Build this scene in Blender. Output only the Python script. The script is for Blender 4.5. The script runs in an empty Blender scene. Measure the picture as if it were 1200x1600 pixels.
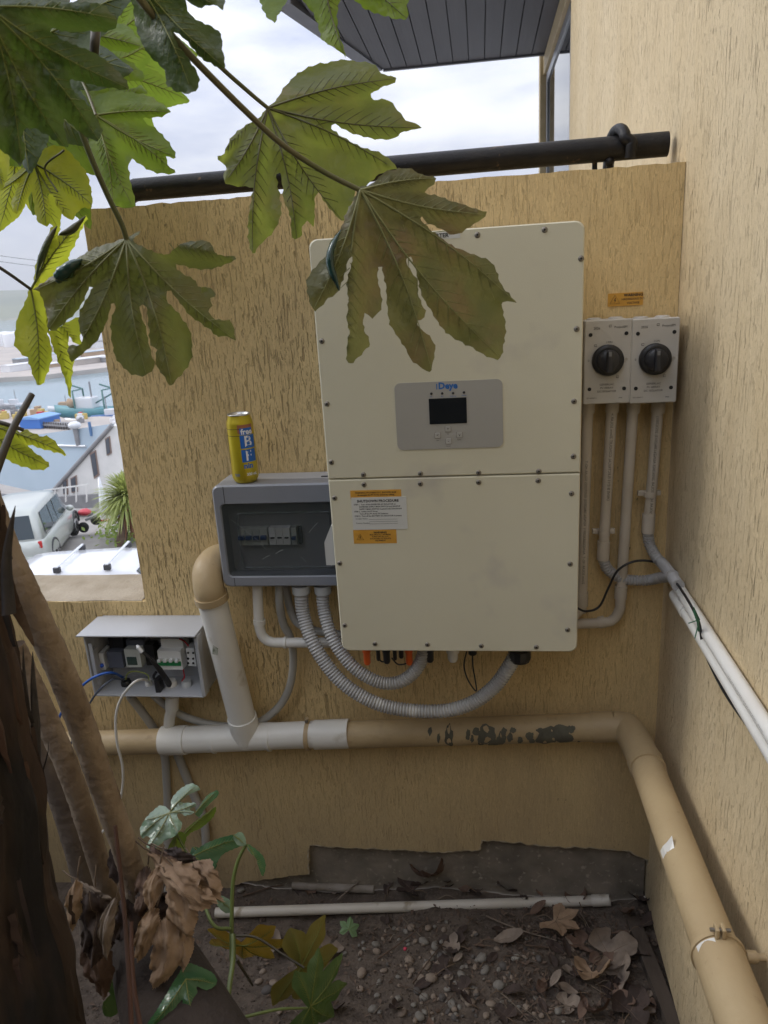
import bpy, bmesh, math, random
from math import sin, cos, pi, radians as R
from mathutils import Vector, Matrix, noise
from mathutils.geometry import tessellate_polygon, delaunay_2d_cdt

random.seed(7)
SC = bpy.context.scene
COL = SC.collection
# ------------------------------------------------------------------ camera
FPX = 1157.13                                   # focal length in pixels of the 1200 x 1600 photograph
PITCH, YAW, ROLL = .29189, -.14038, .061077
CAMP = Vector((.33017, -1.78164, .79063))
fw = Vector((sin(YAW)*cos(PITCH), cos(YAW)*cos(PITCH), -sin(PITCH)))
rt0 = Vector((cos(YAW), -sin(YAW), 0)); dn0 = fw.cross(rt0)
RT = cos(ROLL)*rt0 + sin(ROLL)*dn0
DN = -sin(ROLL)*rt0 + cos(ROLL)*dn0
cam = bpy.data.cameras.new('camera'); camo = bpy.data.objects.new('camera', cam); COL.objects.link(camo)
camo.matrix_world = Matrix(((RT.x, -DN.x, -fw.x, CAMP.x), (RT.y, -DN.y, -fw.y, CAMP.y), (RT.z, -DN.z, -fw.z, CAMP.z), (0, 0, 0, 1)))
cam.sensor_fit = 'VERTICAL'; cam.sensor_height = 36; cam.sensor_width = 27
cam.lens = 36*FPX/1600; cam.clip_start = .02; cam.clip_end = 20000
cam.dof.use_dof = True; cam.dof.focus_distance = 1.5; cam.dof.aperture_fstop = 14.0
SC.camera = camo
# ------------------------------------------------------------------ sky and light
SUN_EL, SUN_AZ = R(38), R(-88)                 # azimuth from +Y, clockwise: light comes from the left, a little behind the viewer
w = bpy.data.worlds.new('World'); SC.world = w; w.use_nodes = True
N = w.node_tree.nodes; L = w.node_tree.links; N.clear()
out = N.new('ShaderNodeOutputWorld'); bg = N.new('ShaderNodeBackground'); bg.inputs[1].default_value = .095
sky = N.new('ShaderNodeTexSky'); sky.sky_type = 'NISHITA'; sky.sun_disc = False
sky.sun_elevation = SUN_EL; sky.sun_rotation = SUN_AZ
tc = N.new('ShaderNodeTexCoord'); mp = N.new('ShaderNodeMapping'); mp.inputs['Scale'].default_value = (1.2, 1.2, 4.2)
n1 = N.new('ShaderNodeTexNoise'); n1.inputs['Scale'].default_value = 2.1; n1.inputs['Detail'].default_value = 7; n1.inputs['Roughness'].default_value = .52
cr = N.new('ShaderNodeValToRGB'); cr.color_ramp.elements[0].position = .40; cr.color_ramp.elements[1].position = .60
cr.color_ramp.elements[0].color = (7.4, 8.2, 10.8, 1); cr.color_ramp.elements[1].color = (15.5, 15.6, 16.0, 1)
mx = N.new('ShaderNodeMixRGB'); mx.inputs[0].default_value = .9
L.new(tc.outputs['Generated'], mp.inputs[0]); L.new(mp.outputs[0], n1.inputs[0]); L.new(n1.outputs[0], cr.inputs[0])
# an overcast sky is brighter overhead than at the horizon
sx = N.new('ShaderNodeSeparateXYZ'); mr = N.new('ShaderNodeMapRange'); mr.inputs[1].default_value = 0; mr.inputs[2].default_value = 1; mr.inputs[3].default_value = .68; mr.inputs[4].default_value = 1.7
ml = N.new('ShaderNodeMixRGB'); ml.blend_type = 'MULTIPLY'; ml.inputs[0].default_value = 1
L.new(tc.outputs['Generated'], sx.inputs[0]); L.new(sx.outputs[2], mr.inputs[0]); L.new(cr.outputs[0], ml.inputs[1]); L.new(mr.outputs[0], ml.inputs[2])
L.new(sky.outputs[0], mx.inputs[1]); L.new(ml.outputs[0], mx.inputs[2]); L.new(mx.outputs[0], bg.inputs[0]); L.new(bg.outputs[0], out.inputs[0])
sl = bpy.data.lights.new('sun', 'SUN'); sl.energy = 1.2; sl.angle = R(14); sl.color = (1, .97, .92)
so = bpy.data.objects.new('sun', sl); COL.objects.link(so)
sd = Vector((sin(SUN_AZ)*cos(SUN_EL), cos(SUN_AZ)*cos(SUN_EL), sin(SUN_EL)))
so.rotation_euler = sd.to_track_quat('Z', 'Y').to_euler()
SC.view_settings.view_transform = 'Standard'; SC.view_settings.look = 'None'; SC.view_settings.gamma = 1
SC.view_settings.exposure = .12
SC.view_settings.use_curve_mapping = False
SC.render.engine = 'CYCLES'

# ------------------------------------------------------------------ points of the place: rays of the surveyed view met with real planes
def ray(u, v): return RT*((u-600)/FPX) + DN*((v-800)/FPX) + fw
def PY(u, v, y): d = ray(u, v); return CAMP + d*((y-CAMP.y)/d.y)
def PX(u, v, x): d = ray(u, v); return CAMP + d*((x-CAMP.x)/d.x)
def PZ(u, v, z): d = ray(u, v); return CAMP + d*((z-CAMP.z)/d.z)
def PD(u, v, d): return CAMP + ray(u, v)*d
def PP(u, v, p, n):
    d = ray(u, v); return CAMP + d*((p-CAMP).dot(n)/d.dot(n))

# ------------------------------------------------------------------ materials
MATS = {}
def mat(name, c, c2=None, scale=8, rough=.6, bump=0, bscale=60, metal=0, stretch=(1, 1, 1), lo=.35, hi=.65, detail=5, spec=.5, transl=None, alpha=None, trans=0, c3=None, s3=30, lo3=.6, hi3=.7, coat=0, emit=None, obj=True):
    if name in MATS: return MATS[name]
    m = bpy.data.materials.new(name); m.use_nodes = True; MATS[name] = m
    T = m.node_tree; N = T.nodes; L = T.links; b = N['Principled BSDF']
    b.inputs['Roughness'].default_value = rough; b.inputs['Metallic'].default_value = metal
    b.inputs['Specular IOR Level'].default_value = spec
    b.inputs['Base Color'].default_value = (*c, 1)
    if coat: b.inputs['Coat Weight'].default_value = coat
    if trans: b.inputs['Transmission Weight'].default_value = trans
    tc = N.new('ShaderNodeTexCoord'); mp = N.new('ShaderNodeMapping'); mp.inputs['Scale'].default_value = stretch
    L.new(tc.outputs['Object'], mp.inputs[0])
    col = None
    if c2:
        n = N.new('ShaderNodeTexNoise'); n.inputs['Scale'].default_value = scale; n.inputs['Detail'].default_value = detail
        r = N.new('ShaderNodeValToRGB'); r.color_ramp.elements[0].position = lo; r.color_ramp.elements[1].position = hi
        r.color_ramp.elements[0].color = (*c, 1); r.color_ramp.elements[1].color = (*c2, 1)
        L.new(mp.outputs[0], n.inputs[0]); L.new(n.outputs[0], r.inputs[0]); col = r.outputs[0]
        if c3:
            n3 = N.new('ShaderNodeTexNoise'); n3.inputs['Scale'].default_value = s3; n3.inputs['Detail'].default_value = 4
            r3 = N.new('ShaderNodeValToRGB'); r3.color_ramp.elements[0].position = lo3; r3.color_ramp.elements[1].position = hi3
            L.new(mp.outputs[0], n3.inputs[0]); L.new(n3.outputs[0], r3.inputs[0])
            x = N.new('ShaderNodeMixRGB'); L.new(r3.outputs[0], x.inputs[0]); L.new(col, x.inputs[1]); x.inputs[2].default_value = (*c3, 1); col = x.outputs[0]
        L.new(col, b.inputs['Base Color'])
    if bump:
        nb = N.new('ShaderNodeTexNoise'); nb.inputs['Scale'].default_value = bscale; nb.inputs['Detail'].default_value = 4
        bp = N.new('ShaderNodeBump'); bp.inputs['Strength'].default_value = bump; bp.inputs['Distance'].default_value = .004
        L.new(mp.outputs[0], nb.inputs[0]); L.new(nb.outputs[0], bp.inputs['Height']); L.new(bp.outputs[0], b.inputs['Normal'])
    if transl is not None:
        t = N.new('ShaderNodeBsdfTranslucent'); t.inputs[0].default_value = (*transl[:3], 1)
        if c2:
            g = N.new('ShaderNodeMixRGB'); g.blend_type = 'MULTIPLY'; g.inputs[0].default_value = .8
            k = N.new('ShaderNodeValToRGB'); k.color_ramp.elements[0].color = (.75, .8, .6, 1); k.color_ramp.elements[1].color = (1.2, 1.05, .9, 1)
            L.new(n.outputs[0], k.inputs[0]); g.inputs[1].default_value = (*transl[:3], 1); L.new(k.outputs[0], g.inputs[2]); L.new(g.outputs[0], t.inputs[0])
        s = N.new('ShaderNodeMixShader'); s.inputs[0].default_value = transl[3]
        L.new(b.outputs[0], s.inputs[1]); L.new(t.outputs[0], s.inputs[2]); L.new(s.outputs[0], N['Material Output'].inputs[0])
    if alpha is not None:
        b.inputs['Alpha'].default_value = alpha
    return m

def render_mat(name, base, base2, groove_shade, dirt, gscale, thr, bumpd, dirtlow=None, orient=(1, 1, .16), g2=.5, gshade=.8, field=None):
    """trowelled render with long vertical rilled grooves"""
    m = bpy.data.materials.new(name); m.use_nodes = True; MATS[name] = m
    T = m.node_tree; N = T.nodes; L = T.links; b = N['Principled BSDF']; b.inputs['Roughness'].default_value = .85; b.inputs['Specular IOR Level'].default_value = .25
    tc = N.new('ShaderNodeTexCoord')
    def ns(scale, st=(1, 1, 1), det=4, rough=.5, dist=0):
        mp = N.new('ShaderNodeMapping'); mp.inputs['Scale'].default_value = st; L.new(tc.outputs['Object'], mp.inputs[0])
        n = N.new('ShaderNodeTexNoise'); n.inputs['Scale'].default_value = scale; n.inputs['Detail'].default_value = det; n.inputs['Roughness'].default_value = rough; n.inputs['Distortion'].default_value = dist
        L.new(mp.outputs[0], n.inputs[0]); return n.outputs[0]
    def ramp(x, p0, p1, c0=(0, 0, 0), c1=(1, 1, 1)):
        r = N.new('ShaderNodeValToRGB'); r.color_ramp.elements[0].position = p0; r.color_ramp.elements[1].position = p1
        r.color_ramp.elements[0].color = (*c0, 1); r.color_ramp.elements[1].color = (*c1, 1); L.new(x, r.inputs[0]); return r.outputs[0]
    def mix(f, a, c, mode='MIX'):
        x = N.new('ShaderNodeMixRGB'); x.blend_type = mode
        for i, s in ((0, f), (1, a), (2, c)):
            if isinstance(s, (int, float)): x.inputs[i].default_value = s
            elif isinstance(s, tuple): x.inputs[i].default_value = (*s, 1)
            else: L.new(s, x.inputs[i])
        return x.outputs[0]
    def mth(op, a, c):
        x = N.new('ShaderNodeMath'); x.operation = op
        for i, s in ((0, a), (1, c)):
            if isinstance(s, (int, float)): x.inputs[i].default_value = s
            else: L.new(s, x.inputs[i])
        return x.outputs[0]
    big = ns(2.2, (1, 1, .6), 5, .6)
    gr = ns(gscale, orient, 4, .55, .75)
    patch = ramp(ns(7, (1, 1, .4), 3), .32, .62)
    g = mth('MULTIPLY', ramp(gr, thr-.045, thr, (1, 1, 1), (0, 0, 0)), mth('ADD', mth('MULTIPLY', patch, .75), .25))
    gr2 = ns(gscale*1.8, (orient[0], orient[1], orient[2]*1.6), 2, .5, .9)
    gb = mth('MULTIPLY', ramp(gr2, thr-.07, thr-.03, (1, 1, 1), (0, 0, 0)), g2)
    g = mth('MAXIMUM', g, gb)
    if field:   # the trowel left fewer grooves toward one end and near the ground
        sp0 = N.new('ShaderNodeSeparateXYZ'); L.new(tc.outputs['Object'], sp0.inputs[0])
        def mrg(src, a0, a1, v0, v1):
            q = N.new('ShaderNodeMapRange'); q.interpolation_type = 'SMOOTHSTEP'; q.inputs[1].default_value = a0; q.inputs[2].default_value = a1; q.inputs[3].default_value = v0; q.inputs[4].default_value = v1
            L.new(src, q.inputs[0]); return q.outputs[0]
        wob = mth('MULTIPLY', mth('SUBTRACT', ns(3.5, (1, 1, .6), 4, .6), .5), 1.1)
        dx = mrg(mth('ADD', sp0.outputs[0], wob), *field[0]); dz = mrg(mth('ADD', sp0.outputs[2], mth('MULTIPLY', wob, .5)), *field[1])
        g = mth('MULTIPLY', g, mth('MULTIPLY', dx, dz))
    col = mix(ramp(big, .35, .68), base, base2)
    speck = ramp(ns(210, (1, 1, .7), 3, .65), .585, .66)
    col = mix(mth('MULTIPLY', speck, .38), col, tuple(q*.45 for q in base))
    col = mix(mth('MULTIPLY', ramp(ns(5, (1, 1, .25), 6, .65), .48, .72), .55), col, dirt)
    fine = ns(420, (1, 1, 1), 2)
    col = mix(.22, col, mix(fine, (.55, .5, .45), (1.35, 1.35, 1.35)), 'MULTIPLY')
    rim = mth('MULTIPLY', ramp(gr, thr, thr+.03), ramp(gr, thr+.03, thr+.07, (1, 1, 1), (0, 0, 0)))
    col = mix(mth('MULTIPLY', rim, .35), col, tuple(min(1, q*1.35) for q in base))
    col = mix(mth('MULTIPLY', g, gshade), col, groove_shade)  # shade inside the grooves is painted in as a darker colour
    # scattered dark mould flecks
    fl = mth('MULTIPLY', ramp(ns(90, (1, 1, .45), 3, .6), .66, .70), ramp(ns(3.2, (1, 1, .7), 3), .5, .62))
    col = mix(mth('MULTIPLY', fl, .75), col, (.045, .035, .025))
    if dirtlow:
        sp = N.new('ShaderNodeSeparateXYZ'); L.new(tc.outputs['Object'], sp.inputs[0])
        mr = N.new('ShaderNodeMapRange'); mr.inputs[1].default_value = dirtlow[0]; mr.inputs[2].default_value = dirtlow[1]; mr.inputs[3].default_value = 1; mr.inputs[4].default_value = 0
        L.new(mth('ADD', sp.outputs[2], mth('MULTIPLY', mth('SUBTRACT', ns(6, (1, 1, .5), 5, .6), .5), .55)), mr.inputs[0])
        col = mix(mth('MULTIPLY', mr.outputs[0], dirtlow[2]), col, dirtlow[3])
    L.new(col, b.inputs['Base Color'])
    h = mth('SUBTRACT', mth('ADD', mth('MULTIPLY', ns(170, (1, 1, .6), 4, .6), .28), mth('MULTIPLY', ns(30, (1, 1, .5), 3), .5)), mth('MULTIPLY', g, .8))
    bp = N.new('ShaderNodeBump'); bp.inputs['Strength'].default_value = .9; bp.inputs['Distance'].default_value = bumpd
    L.new(h, bp.inputs['Height']); L.new(bp.outputs[0], b.inputs['Normal'])
    return m

# ------------------------------------------------------------------ mesh tools
def frames(pts):
    T = []
    for i in range(len(pts)):
        a = pts[max(i-1, 0)]; b = pts[min(i+1, len(pts)-1)]; T.append((b-a).normalized())
    up = Vector((0, 0, 1)) if abs(T[0].z) < .9 else Vector((1, 0, 0))
    n = (up - T[0]*up.dot(T[0])).normalized(); F = []
    for i, t in enumerate(T):
        if i: n = (n - t*n.dot(t)); n = n.normalized() if n.length > 1e-6 else t.orthogonal().normalized()
        F.append((t, n, t.cross(n)))
    return F
def spline(pts, k=8):
    pts = [Vector(p) for p in pts]; o = []
    for i in range(len(pts)-1):
        p0 = pts[i-1] if i else pts[0]*2-pts[1]; p1, p2 = pts[i], pts[i+1]; p3 = pts[i+2] if i+2 < len(pts) else p2*2-p1
        for j in range(k):
            t = j/k; o.append(.5*((2*p1)+(p2-p0)*t+(2*p0-5*p1+4*p2-p3)*t*t+(3*p1-p0-3*p2+p3)*t*t*t))
    o.append(pts[-1]); return o
def resample(pts, step):
    o = [pts[0].copy()]; acc = 0
    for a, b in zip(pts, pts[1:]):
        l = (b-a).length
        while acc + l >= step:
            a = a + (b-a)*((step-acc)/l); l = (b-a).length; o.append(a.copy()); acc = 0
            if l < 1e-9: break
        acc += l
    return o
class MB:
    def __init__(s): s.v = []; s.f = []; s.sm = []
    def add(s, vs, fs, smooth=False):
        o = len(s.v); s.v += [Vector(p) for p in vs]; s.f += [tuple(i+o for i in f) for f in fs]; s.sm += [smooth]*len(fs); return s
    def box(s, c, d, M=None, bev=0):
        cx, cy, cz = c; x, y, z = d[0]/2, d[1]/2, d[2]/2
        if bev:
            bm = bmesh.new(); bmesh.ops.create_cube(bm, size=1)
            bmesh.ops.scale(bm, verts=bm.verts, vec=d); bmesh.ops.bevel(bm, geom=bm.edges[:], offset=bev, segments=2, affect='EDGES', profile=.6)
            vs = [v.co + Vector(c) for v in bm.verts]; bm.verts.index_update(); fs = [[v.index for v in f.verts] for f in bm.faces]; bm.free()
        else:
            vs = [Vector((cx+a*x, cy+b*y, cz+e*z)) for a in (-1, 1) for b in (-1, 1) for e in (-1, 1)]
            fs = [(0, 1, 3, 2), (4, 6, 7, 5), (0, 4, 5, 1), (2, 3, 7, 6), (0, 2, 6, 4), (1, 5, 7, 3)]
        if M is not None: vs = [M @ v for v in vs]
        return s.add(vs, fs)
    def tube(s, pts, r, n=12, cap=True, smooth=True, flat=1):
        pts = [Vector(p) for p in pts]
        if not callable(r) and not isinstance(r, (list, tuple)): r = [r]*len(pts)
        if callable(r): r = [r(i/(len(pts)-1)) for i in range(len(pts))]
        F = frames(pts); vs = []; fs = []
        for p, (t, a, b), q in zip(pts, F, r):
            for k in range(n):
                th = 2*pi*k/n; vs.append(p + a*(cos(th)*q*flat) + b*(sin(th)*q))
        for i in range(len(pts)-1):
            for k in range(n):
                k2 = (k+1) % n; fs.append((i*n+k, i*n+k2, (i+1)*n+k2, (i+1)*n+k))
        s.add(vs, fs, smooth)
        if cap:
            m = len(pts)-1
            s.add(vs[:n], [tuple(reversed(range(n)))]); s.add(vs[m*n:], [tuple(range(n))])
        return s
    def corr(s, pts, r, pitch=.0046, depth=.0016, n=20):
        p = resample(spline(pts, 10), pitch/6); rr = [r-depth*(.5-.5*cos(2*pi*i/6+.4))**1.6 for i in range(len(p))]
        return s.tube(p, rr, n)
    def hollow(s, a, b, ro, ri, n=24):
        a = Vector(a); b = Vector(b); s.tube([a, b], ro, n, False); t, x, y = frames([a, b])[0]; o = len(s.v)
        vs = []
        for p in (a, b):
            for q in (ro, ri): vs += [p + x*(cos(2*pi*k/n)*q)+y*(sin(2*pi*k/n)*q) for k in range(n)]
        fs = []
        for base in (0, 2*n): fs += [(base+k, base+(k+1) % n, base+n+(k+1) % n, base+n+k) for k in range(n)]
        fs += [(n+k, n+(k+1) % n, 3*n+(k+1) % n, 3*n+k) for k in range(n)]
        return s.add(vs, fs)
    def lathe(s, prof, c=(0, 0, 0), ax='Z', n=24, smooth=True, cap=True):
        vs = []; fs = []; c = Vector(c)
        for r, h in prof:
            for k in range(n):
                a = 2*pi*k/n; p = (cos(a)*r, sin(a)*r, h)
                if ax == 'Y': p = (p[0], -h, p[1])          # h measured toward the viewer (-Y)
                if ax == 'X': p = (h, p[0], p[1])
                vs.append(c+Vector(p))
        m = len(prof)
        for i in range(m-1):
            for k in range(n): fs.append((i*n+k, i*n+(k+1) % n, (i+1)*n+(k+1) % n, (i+1)*n+k))
        s.add(vs, fs, smooth)
        if cap: s.add(vs[:n], [tuple(reversed(range(n)))]); s.add(vs[(m-1)*n:], [tuple(range(n))])
        return s
    def prism(s, poly, to3, d):
        """polygon (2D) extruded: to3(x, y) -> point, d = extrusion vector"""
        d = Vector(d); tri = tessellate_polygon([[Vector((p[0], p[1], 0)) for p in poly]]); n = len(poly)
        A = [Vector(to3(*p)) for p in poly]; B = [a+d for a in A]
        s.add(A+B, [tuple(t) for t in tri] + [tuple(n+i for i in reversed(t)) for t in tri] + [(i, (i+1) % n, n+(i+1) % n, n+i) for i in range(n)])
        return s
    def blob(s, c, r, seed=0, amp=.15, sub=2, sq=(1, 1, 1), M=None):
        bm = bmesh.new(); bmesh.ops.create_icosphere(bm, subdivisions=sub, radius=1); bm.verts.index_update()
        o = Vector((seed*3.7, seed*1.3, seed*2.1)); vs = []
        for v in bm.verts:
            p = v.co*(1+amp*noise.noise(v.co*1.3+o)*1.6); p = Vector((p.x*r*sq[0], p.y*r*sq[1], p.z*r*sq[2]))
            if M is not None: p = M @ p
            vs.append(p+Vector(c))
        fs = [[v.index for v in f.verts] for f in bm.faces]; bm.free(); return s.add(vs, fs, True)
    def xf(s, M): s.v = [M @ p for p in s.v]; return s
    def mesh(s, name, m, off=None):
        me = bpy.data.meshes.new(name); vs = [tuple(p-off) if off is not None else tuple(p) for p in s.v]
        me.from_pydata(vs, [], s.f); me.polygons.foreach_set('use_smooth', s.sm)
        if m: me.materials.append(m)
        bm = bmesh.new(); bm.from_mesh(me); bmesh.ops.recalc_face_normals(bm, faces=bm.faces); bm.to_mesh(me); bm.free()
        return me
def tag(o, label=None, cat=None, group=None, kind=None):
    for k, v in (('label', label), ('category', cat), ('group', group), ('kind', kind)):
        if v: o[k] = v
    return o
def thing(name, label, cat, loc=(0, 0, 0), group=None, rz=0):
    o = bpy.data.objects.new(name, None); COL.objects.link(o); o.location = loc; o.rotation_euler = (0, 0, rz); o.empty_display_size = .05
    return tag(o, label, cat, group)
def root_off(p):
    while p.parent: p = p.parent
    return Vector(p.location)
def part(name, mb, m, parent, local=False, label=None, kind=None):
    me = mb.mesh(name, m, None if local else root_off(parent)); o = bpy.data.objects.new(name, me); COL.objects.link(o); o.parent = parent
    return tag(o, label, None, None, kind)
def solo(name, mb, m, label, cat, group=None, loc=None):
    loc = Vector(loc) if loc is not None else Vector((0, 0, 0)); me = mb.mesh(name, m, loc); o = bpy.data.objects.new(name, me); COL.objects.link(o); o.location = loc
    return tag(o, label, cat, group)
def struct(name, mb, m, kind='structure'):
    o = bpy.data.objects.new(name, mb.mesh(name, m)); COL.objects.link(o); return tag(o, kind=kind)
def copy_tree(o, parent=None):
    c = o.copy(); COL.objects.link(c)
    if parent: c.parent = parent
    for ch in o.children: copy_tree(ch, c)
    return c
def text_mb(s, size, ux, uy, org, align='CENTER', thick=.0003, bold=0, wrap=None, sx=1):
    cu = bpy.data.curves.new('t', 'FONT'); cu.body = s; cu.size = size; cu.align_x = align; cu.align_y = 'CENTER'; cu.offset = bold; cu.resolution_u = 2
    to = bpy.data.objects.new('t', cu); me = bpy.data.meshes.new_from_object(to)
    ux = Vector(ux); uy = Vector(uy); org = Vector(org); mb = MB()
    f = wrap or (lambda x, y: org+ux*x*sx+uy*y)
    mb.add([f(v.co.x, v.co.y) for v in me.vertices], [tuple(p.vertices) for p in me.polygons])
    bpy.data.objects.remove(to); bpy.data.curves.remove(cu); bpy.data.meshes.remove(me); return mb
def letter(parent, s, size, org, mt, ux=(1, 0, 0), uy=(0, 0, 1), align='CENTER', name='lettering', bold=0, wrap=None, local=False, sx=1):
    mb = text_mb(s, size, ux, uy, org, align, bold=bold, wrap=wrap, sx=sx)
    me = mb.mesh(name, mt, None if local else root_off(parent)); o = bpy.data.objects.new(name, me); COL.objects.link(o); o.parent = parent; return o
def rrect(w, h, r, n=5):
    o = []
    for cx, cy, a in ((w/2-r, h/2-r, 0), (-w/2+r, h/2-r, 90), (-w/2+r, -h/2+r, 180), (w/2-r, -h/2+r, 270)):
        o += [(cx+r*cos(R(a+90*i/n)), cy+r*sin(R(a+90*i/n))) for i in range(n+1)]
    return o
def plate(w, h, r, c, t, mb=None, bev=.0):
    """rounded plate facing -Y, back face at y=c.y, thickness t toward the viewer"""
    mb = mb or MB(); P = rrect(w, h, r)
    if bev:
        Q = rrect(w-2*bev, h-2*bev, max(r-bev, .0005)); n = len(P)
        A = [Vector((c[0]+x, c[1], c[2]+y)) for x, y in P]; B = [Vector((c[0]+x, c[1]-t+bev, c[2]+y)) for x, y in P]; Cc = [Vector((c[0]+x, c[1]-t, c[2]+y)) for x, y in Q]
        mb.add(A+B, [(i, (i+1) % n, n+(i+1) % n, n+i) for i in range(n)] + [tuple(range(n))]); mb.add(B+Cc, [(i, (i+1) % n, n+(i+1) % n, n+i) for i in range(n)], False); mb.add(Cc, [tuple(range(n))])
    else: mb.prism(P, lambda x, y: (c[0]+x, c[1], c[2]+y), (0, -t, 0))
    return mb
# ================================================================== materials used widely
m_wall = render_mat('ochre_render', (.73, .55, .275), (.66, .50, .26), (.30, .21, .105), (.50, .36, .19), 175, .425, .005, (.06, .72, .62, (.24, .20, .15)), orient=(1, 1, .095), g2=.45, gshade=.68, field=((-.1, .65, 1, .32), (.38, .85, .40, 1)))
m_side = render_mat('cream_render', (.67, .55, .36), (.60, .475, .285), (.38, .285, .165), (.53, .41, .24), 165, .40, .005, (-.02, .36, .7, (.26, .215, .155)), orient=(1, 1, .10), g2=.35, gshade=.5)
m_conc = mat('footing_concrete', (.25, .215, .175), (.15, .13, .105), 12, .95, 1, 45, c3=(.33, .29, .24), s3=55)
m_cement = mat('weathered_cement', (.42, .36, .28), (.30, .25, .18), 9, .9, .8, 90)
m_black = mat('black_paint', (.007, .0065, .008), (.014, .012, .011), 25, .45, .3, 180, spec=.3, c3=(.10, .06, .035), s3=22, lo3=.66, hi3=.7)
m_timber_dark = mat('stained_board', (.075, .075, .085), (.055, .055, .064), 6, .55, .4, 60, stretch=(1, .05, 1))
m_cream = mat('cream_frame_paint', (.52, .42, .26), (.44, .35, .2), 12, .6, .3, 90)
m_alu = mat('aluminium_frame', (.30, .31, .33), rough=.35, metal=.6)
m_glass = mat('window_glass', (.02, .025, .03), rough=.03, spec=1)

XC = .769; ZT = 1.011; XL = -.599; ZS = .006
def rough_edge(pts, step=.012, amp=.004, seed=0):
    o = []
    for a, b in zip(pts, pts[1:]):
        a = Vector(a); b = Vector(b); k = max(1, int((b-a).length/step)); n = Vector((-(b-a).y, (b-a).x)).normalized()
        for i in range(k):
            p = a+(b-a)*(i/k); o.append(tuple(p+n*(amp*noise.noise(Vector((p.x*40, p.y*40, seed)))+amp*.6*noise.noise(Vector((p.x*130, p.y*130, seed+5))))))
    o.append(tuple(pts[-1])); return o
# ------------------------------------------------------------------ the ochre wall carrying the equipment
wall = thing('rendered_wall', 'ochre rilled-render wall carrying the white inverter, stepping down at its left', 'wall', (0, 0, -1))
low = []
for u, v in ((1030, 1352), (1012, 1345), (1000, 1338), (985, 1330), (940, 1325), (860, 1322), (800, 1316), (752, 1312), (750, 1328), (690, 1331), (600, 1327), (482, 1320), (481, 1365), (440, 1372), (380, 1378), (330, 1402)):
    p = PY(u, v, 0); low.append((min(p.x, XC-.001), p.z))
low[0] = (XC-.001, low[0][1])
edge = rough_edge(low, .008, .006, 3)
top = rough_edge([(-2.6, ZS), (XL, ZS)], .03, .002, 1)[:-1] + rough_edge([(XL, ZS), (XL, ZT)], .02, .0025, 2)[:-1] + rough_edge([(XL, ZT), (XC-.001, ZT)], .02, .003, 4)
poly = top + edge + [(-.8, -1.1), (-2.6, -1.1)]
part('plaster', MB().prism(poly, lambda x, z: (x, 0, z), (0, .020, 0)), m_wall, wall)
core = MB()
core.box(((-2.6+XC-.004)/2, .112, (-1.3+ZS-.004)/2), (XC-.004+2.6, .18, 1.3+ZS-.004))
part('concrete_footing', core, m_conc, wall)
WT = PY(200, 897, 0); wy = PZ(205, 898, ZS).y
up = MB().box(((XL+XC)/2-.002, .112, (ZS+ZT)/2), (XC-XL-.010, .18, ZT-ZS-.006))
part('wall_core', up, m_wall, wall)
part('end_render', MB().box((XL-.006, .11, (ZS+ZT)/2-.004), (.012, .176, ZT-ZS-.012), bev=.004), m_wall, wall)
# sill cap on the low stretch, thin cement wash
cap = MB(); nx, ny = 60, 8; vs = []
for j in range(ny+1):
    for i in range(nx+1):
        x = -2.6 + (XL-.013+2.6)*i/nx; y = .004+(wy-.004)*j/ny
        vs.append((x, y, ZS+.004+.003*noise.noise(Vector((x*9, y*30, 1))) - (.003 if j in (0, ny) else 0)))
fs = [(j*(nx+1)+i, j*(nx+1)+i+1, (j+1)*(nx+1)+i+1, (j+1)*(nx+1)+i) for j in range(ny) for i in range(nx)]
capb = MB().add(vs, fs, True); capb.box(((-2.6+XL-.013)/2, (.19+wy)/2, -.05), (XL-.013+2.6, wy-.19, .1))
part('sill_cap', capb, m_cement, wall)
# plaster lip under the torn edge is paler where it broke
lip = MB()
pts = [Vector((x, .004, z-.0015)) for x, z in edge if x > -.23]
lip.tube(pts, lambda t: .0045+.002*noise.noise(Vector((t*60, 0, 0))), 5)
part('broken_plaster_edge', lip, mat('broken_plaster', (.50, .43, .32), (.30, .25, .17), 50, .95, .6, 200), wall)

# ------------------------------------------------------------------ the cream wall on the right
swall = thing('house_wall', 'tall cream rilled-render house wall filling the right side', 'wall', (XC, 0, -1))
YE = 2.2
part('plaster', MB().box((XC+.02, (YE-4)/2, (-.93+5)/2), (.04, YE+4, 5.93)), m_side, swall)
part('concrete_footing', MB().box((XC+.15, (YE-4)/2-.01, 1.9), (.22, YE+3.97, 6.4)), m_conc, swall)

# ------------------------------------------------------------------ corner window of the house beyond the wall
win = thing('corner_window', 'tall house window with pale post seen past the cream wall edge', 'window', (XC, 2.9, 0))
ZE = 2.14
part('window_glass', MB().box((XC+.022, 2.93, .55), (.012, 1.36, 3.2)), m_glass, win)
part('corner_post', MB().box((XC+.02, 3.68, .56), (.10, .10, 3.22), bev=.004), m_cream, win)
part('head_rail', MB().box((XC+.016, 2.92, ZE-.055), (.05, 1.42, .10), bev=.003), m_cream, win)
part('window_frame', MB().box((XC+.03, 3.58, .52), (.045, .07, 3.1), bev=.003).box((XC+.03, 2.9, 2.0), (.045, 1.3, .05), bev=.003).box((XC+.03, 2.27, .52), (.045, .05, 3.0), bev=.003), m_alu, win)
part('inner_wall', MB().box((XC+.5, 3.0, .4), (.03, 1.5, 3.6)), mat('dark_room', (.03, .035, .045), rough=.9), win)

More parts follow.
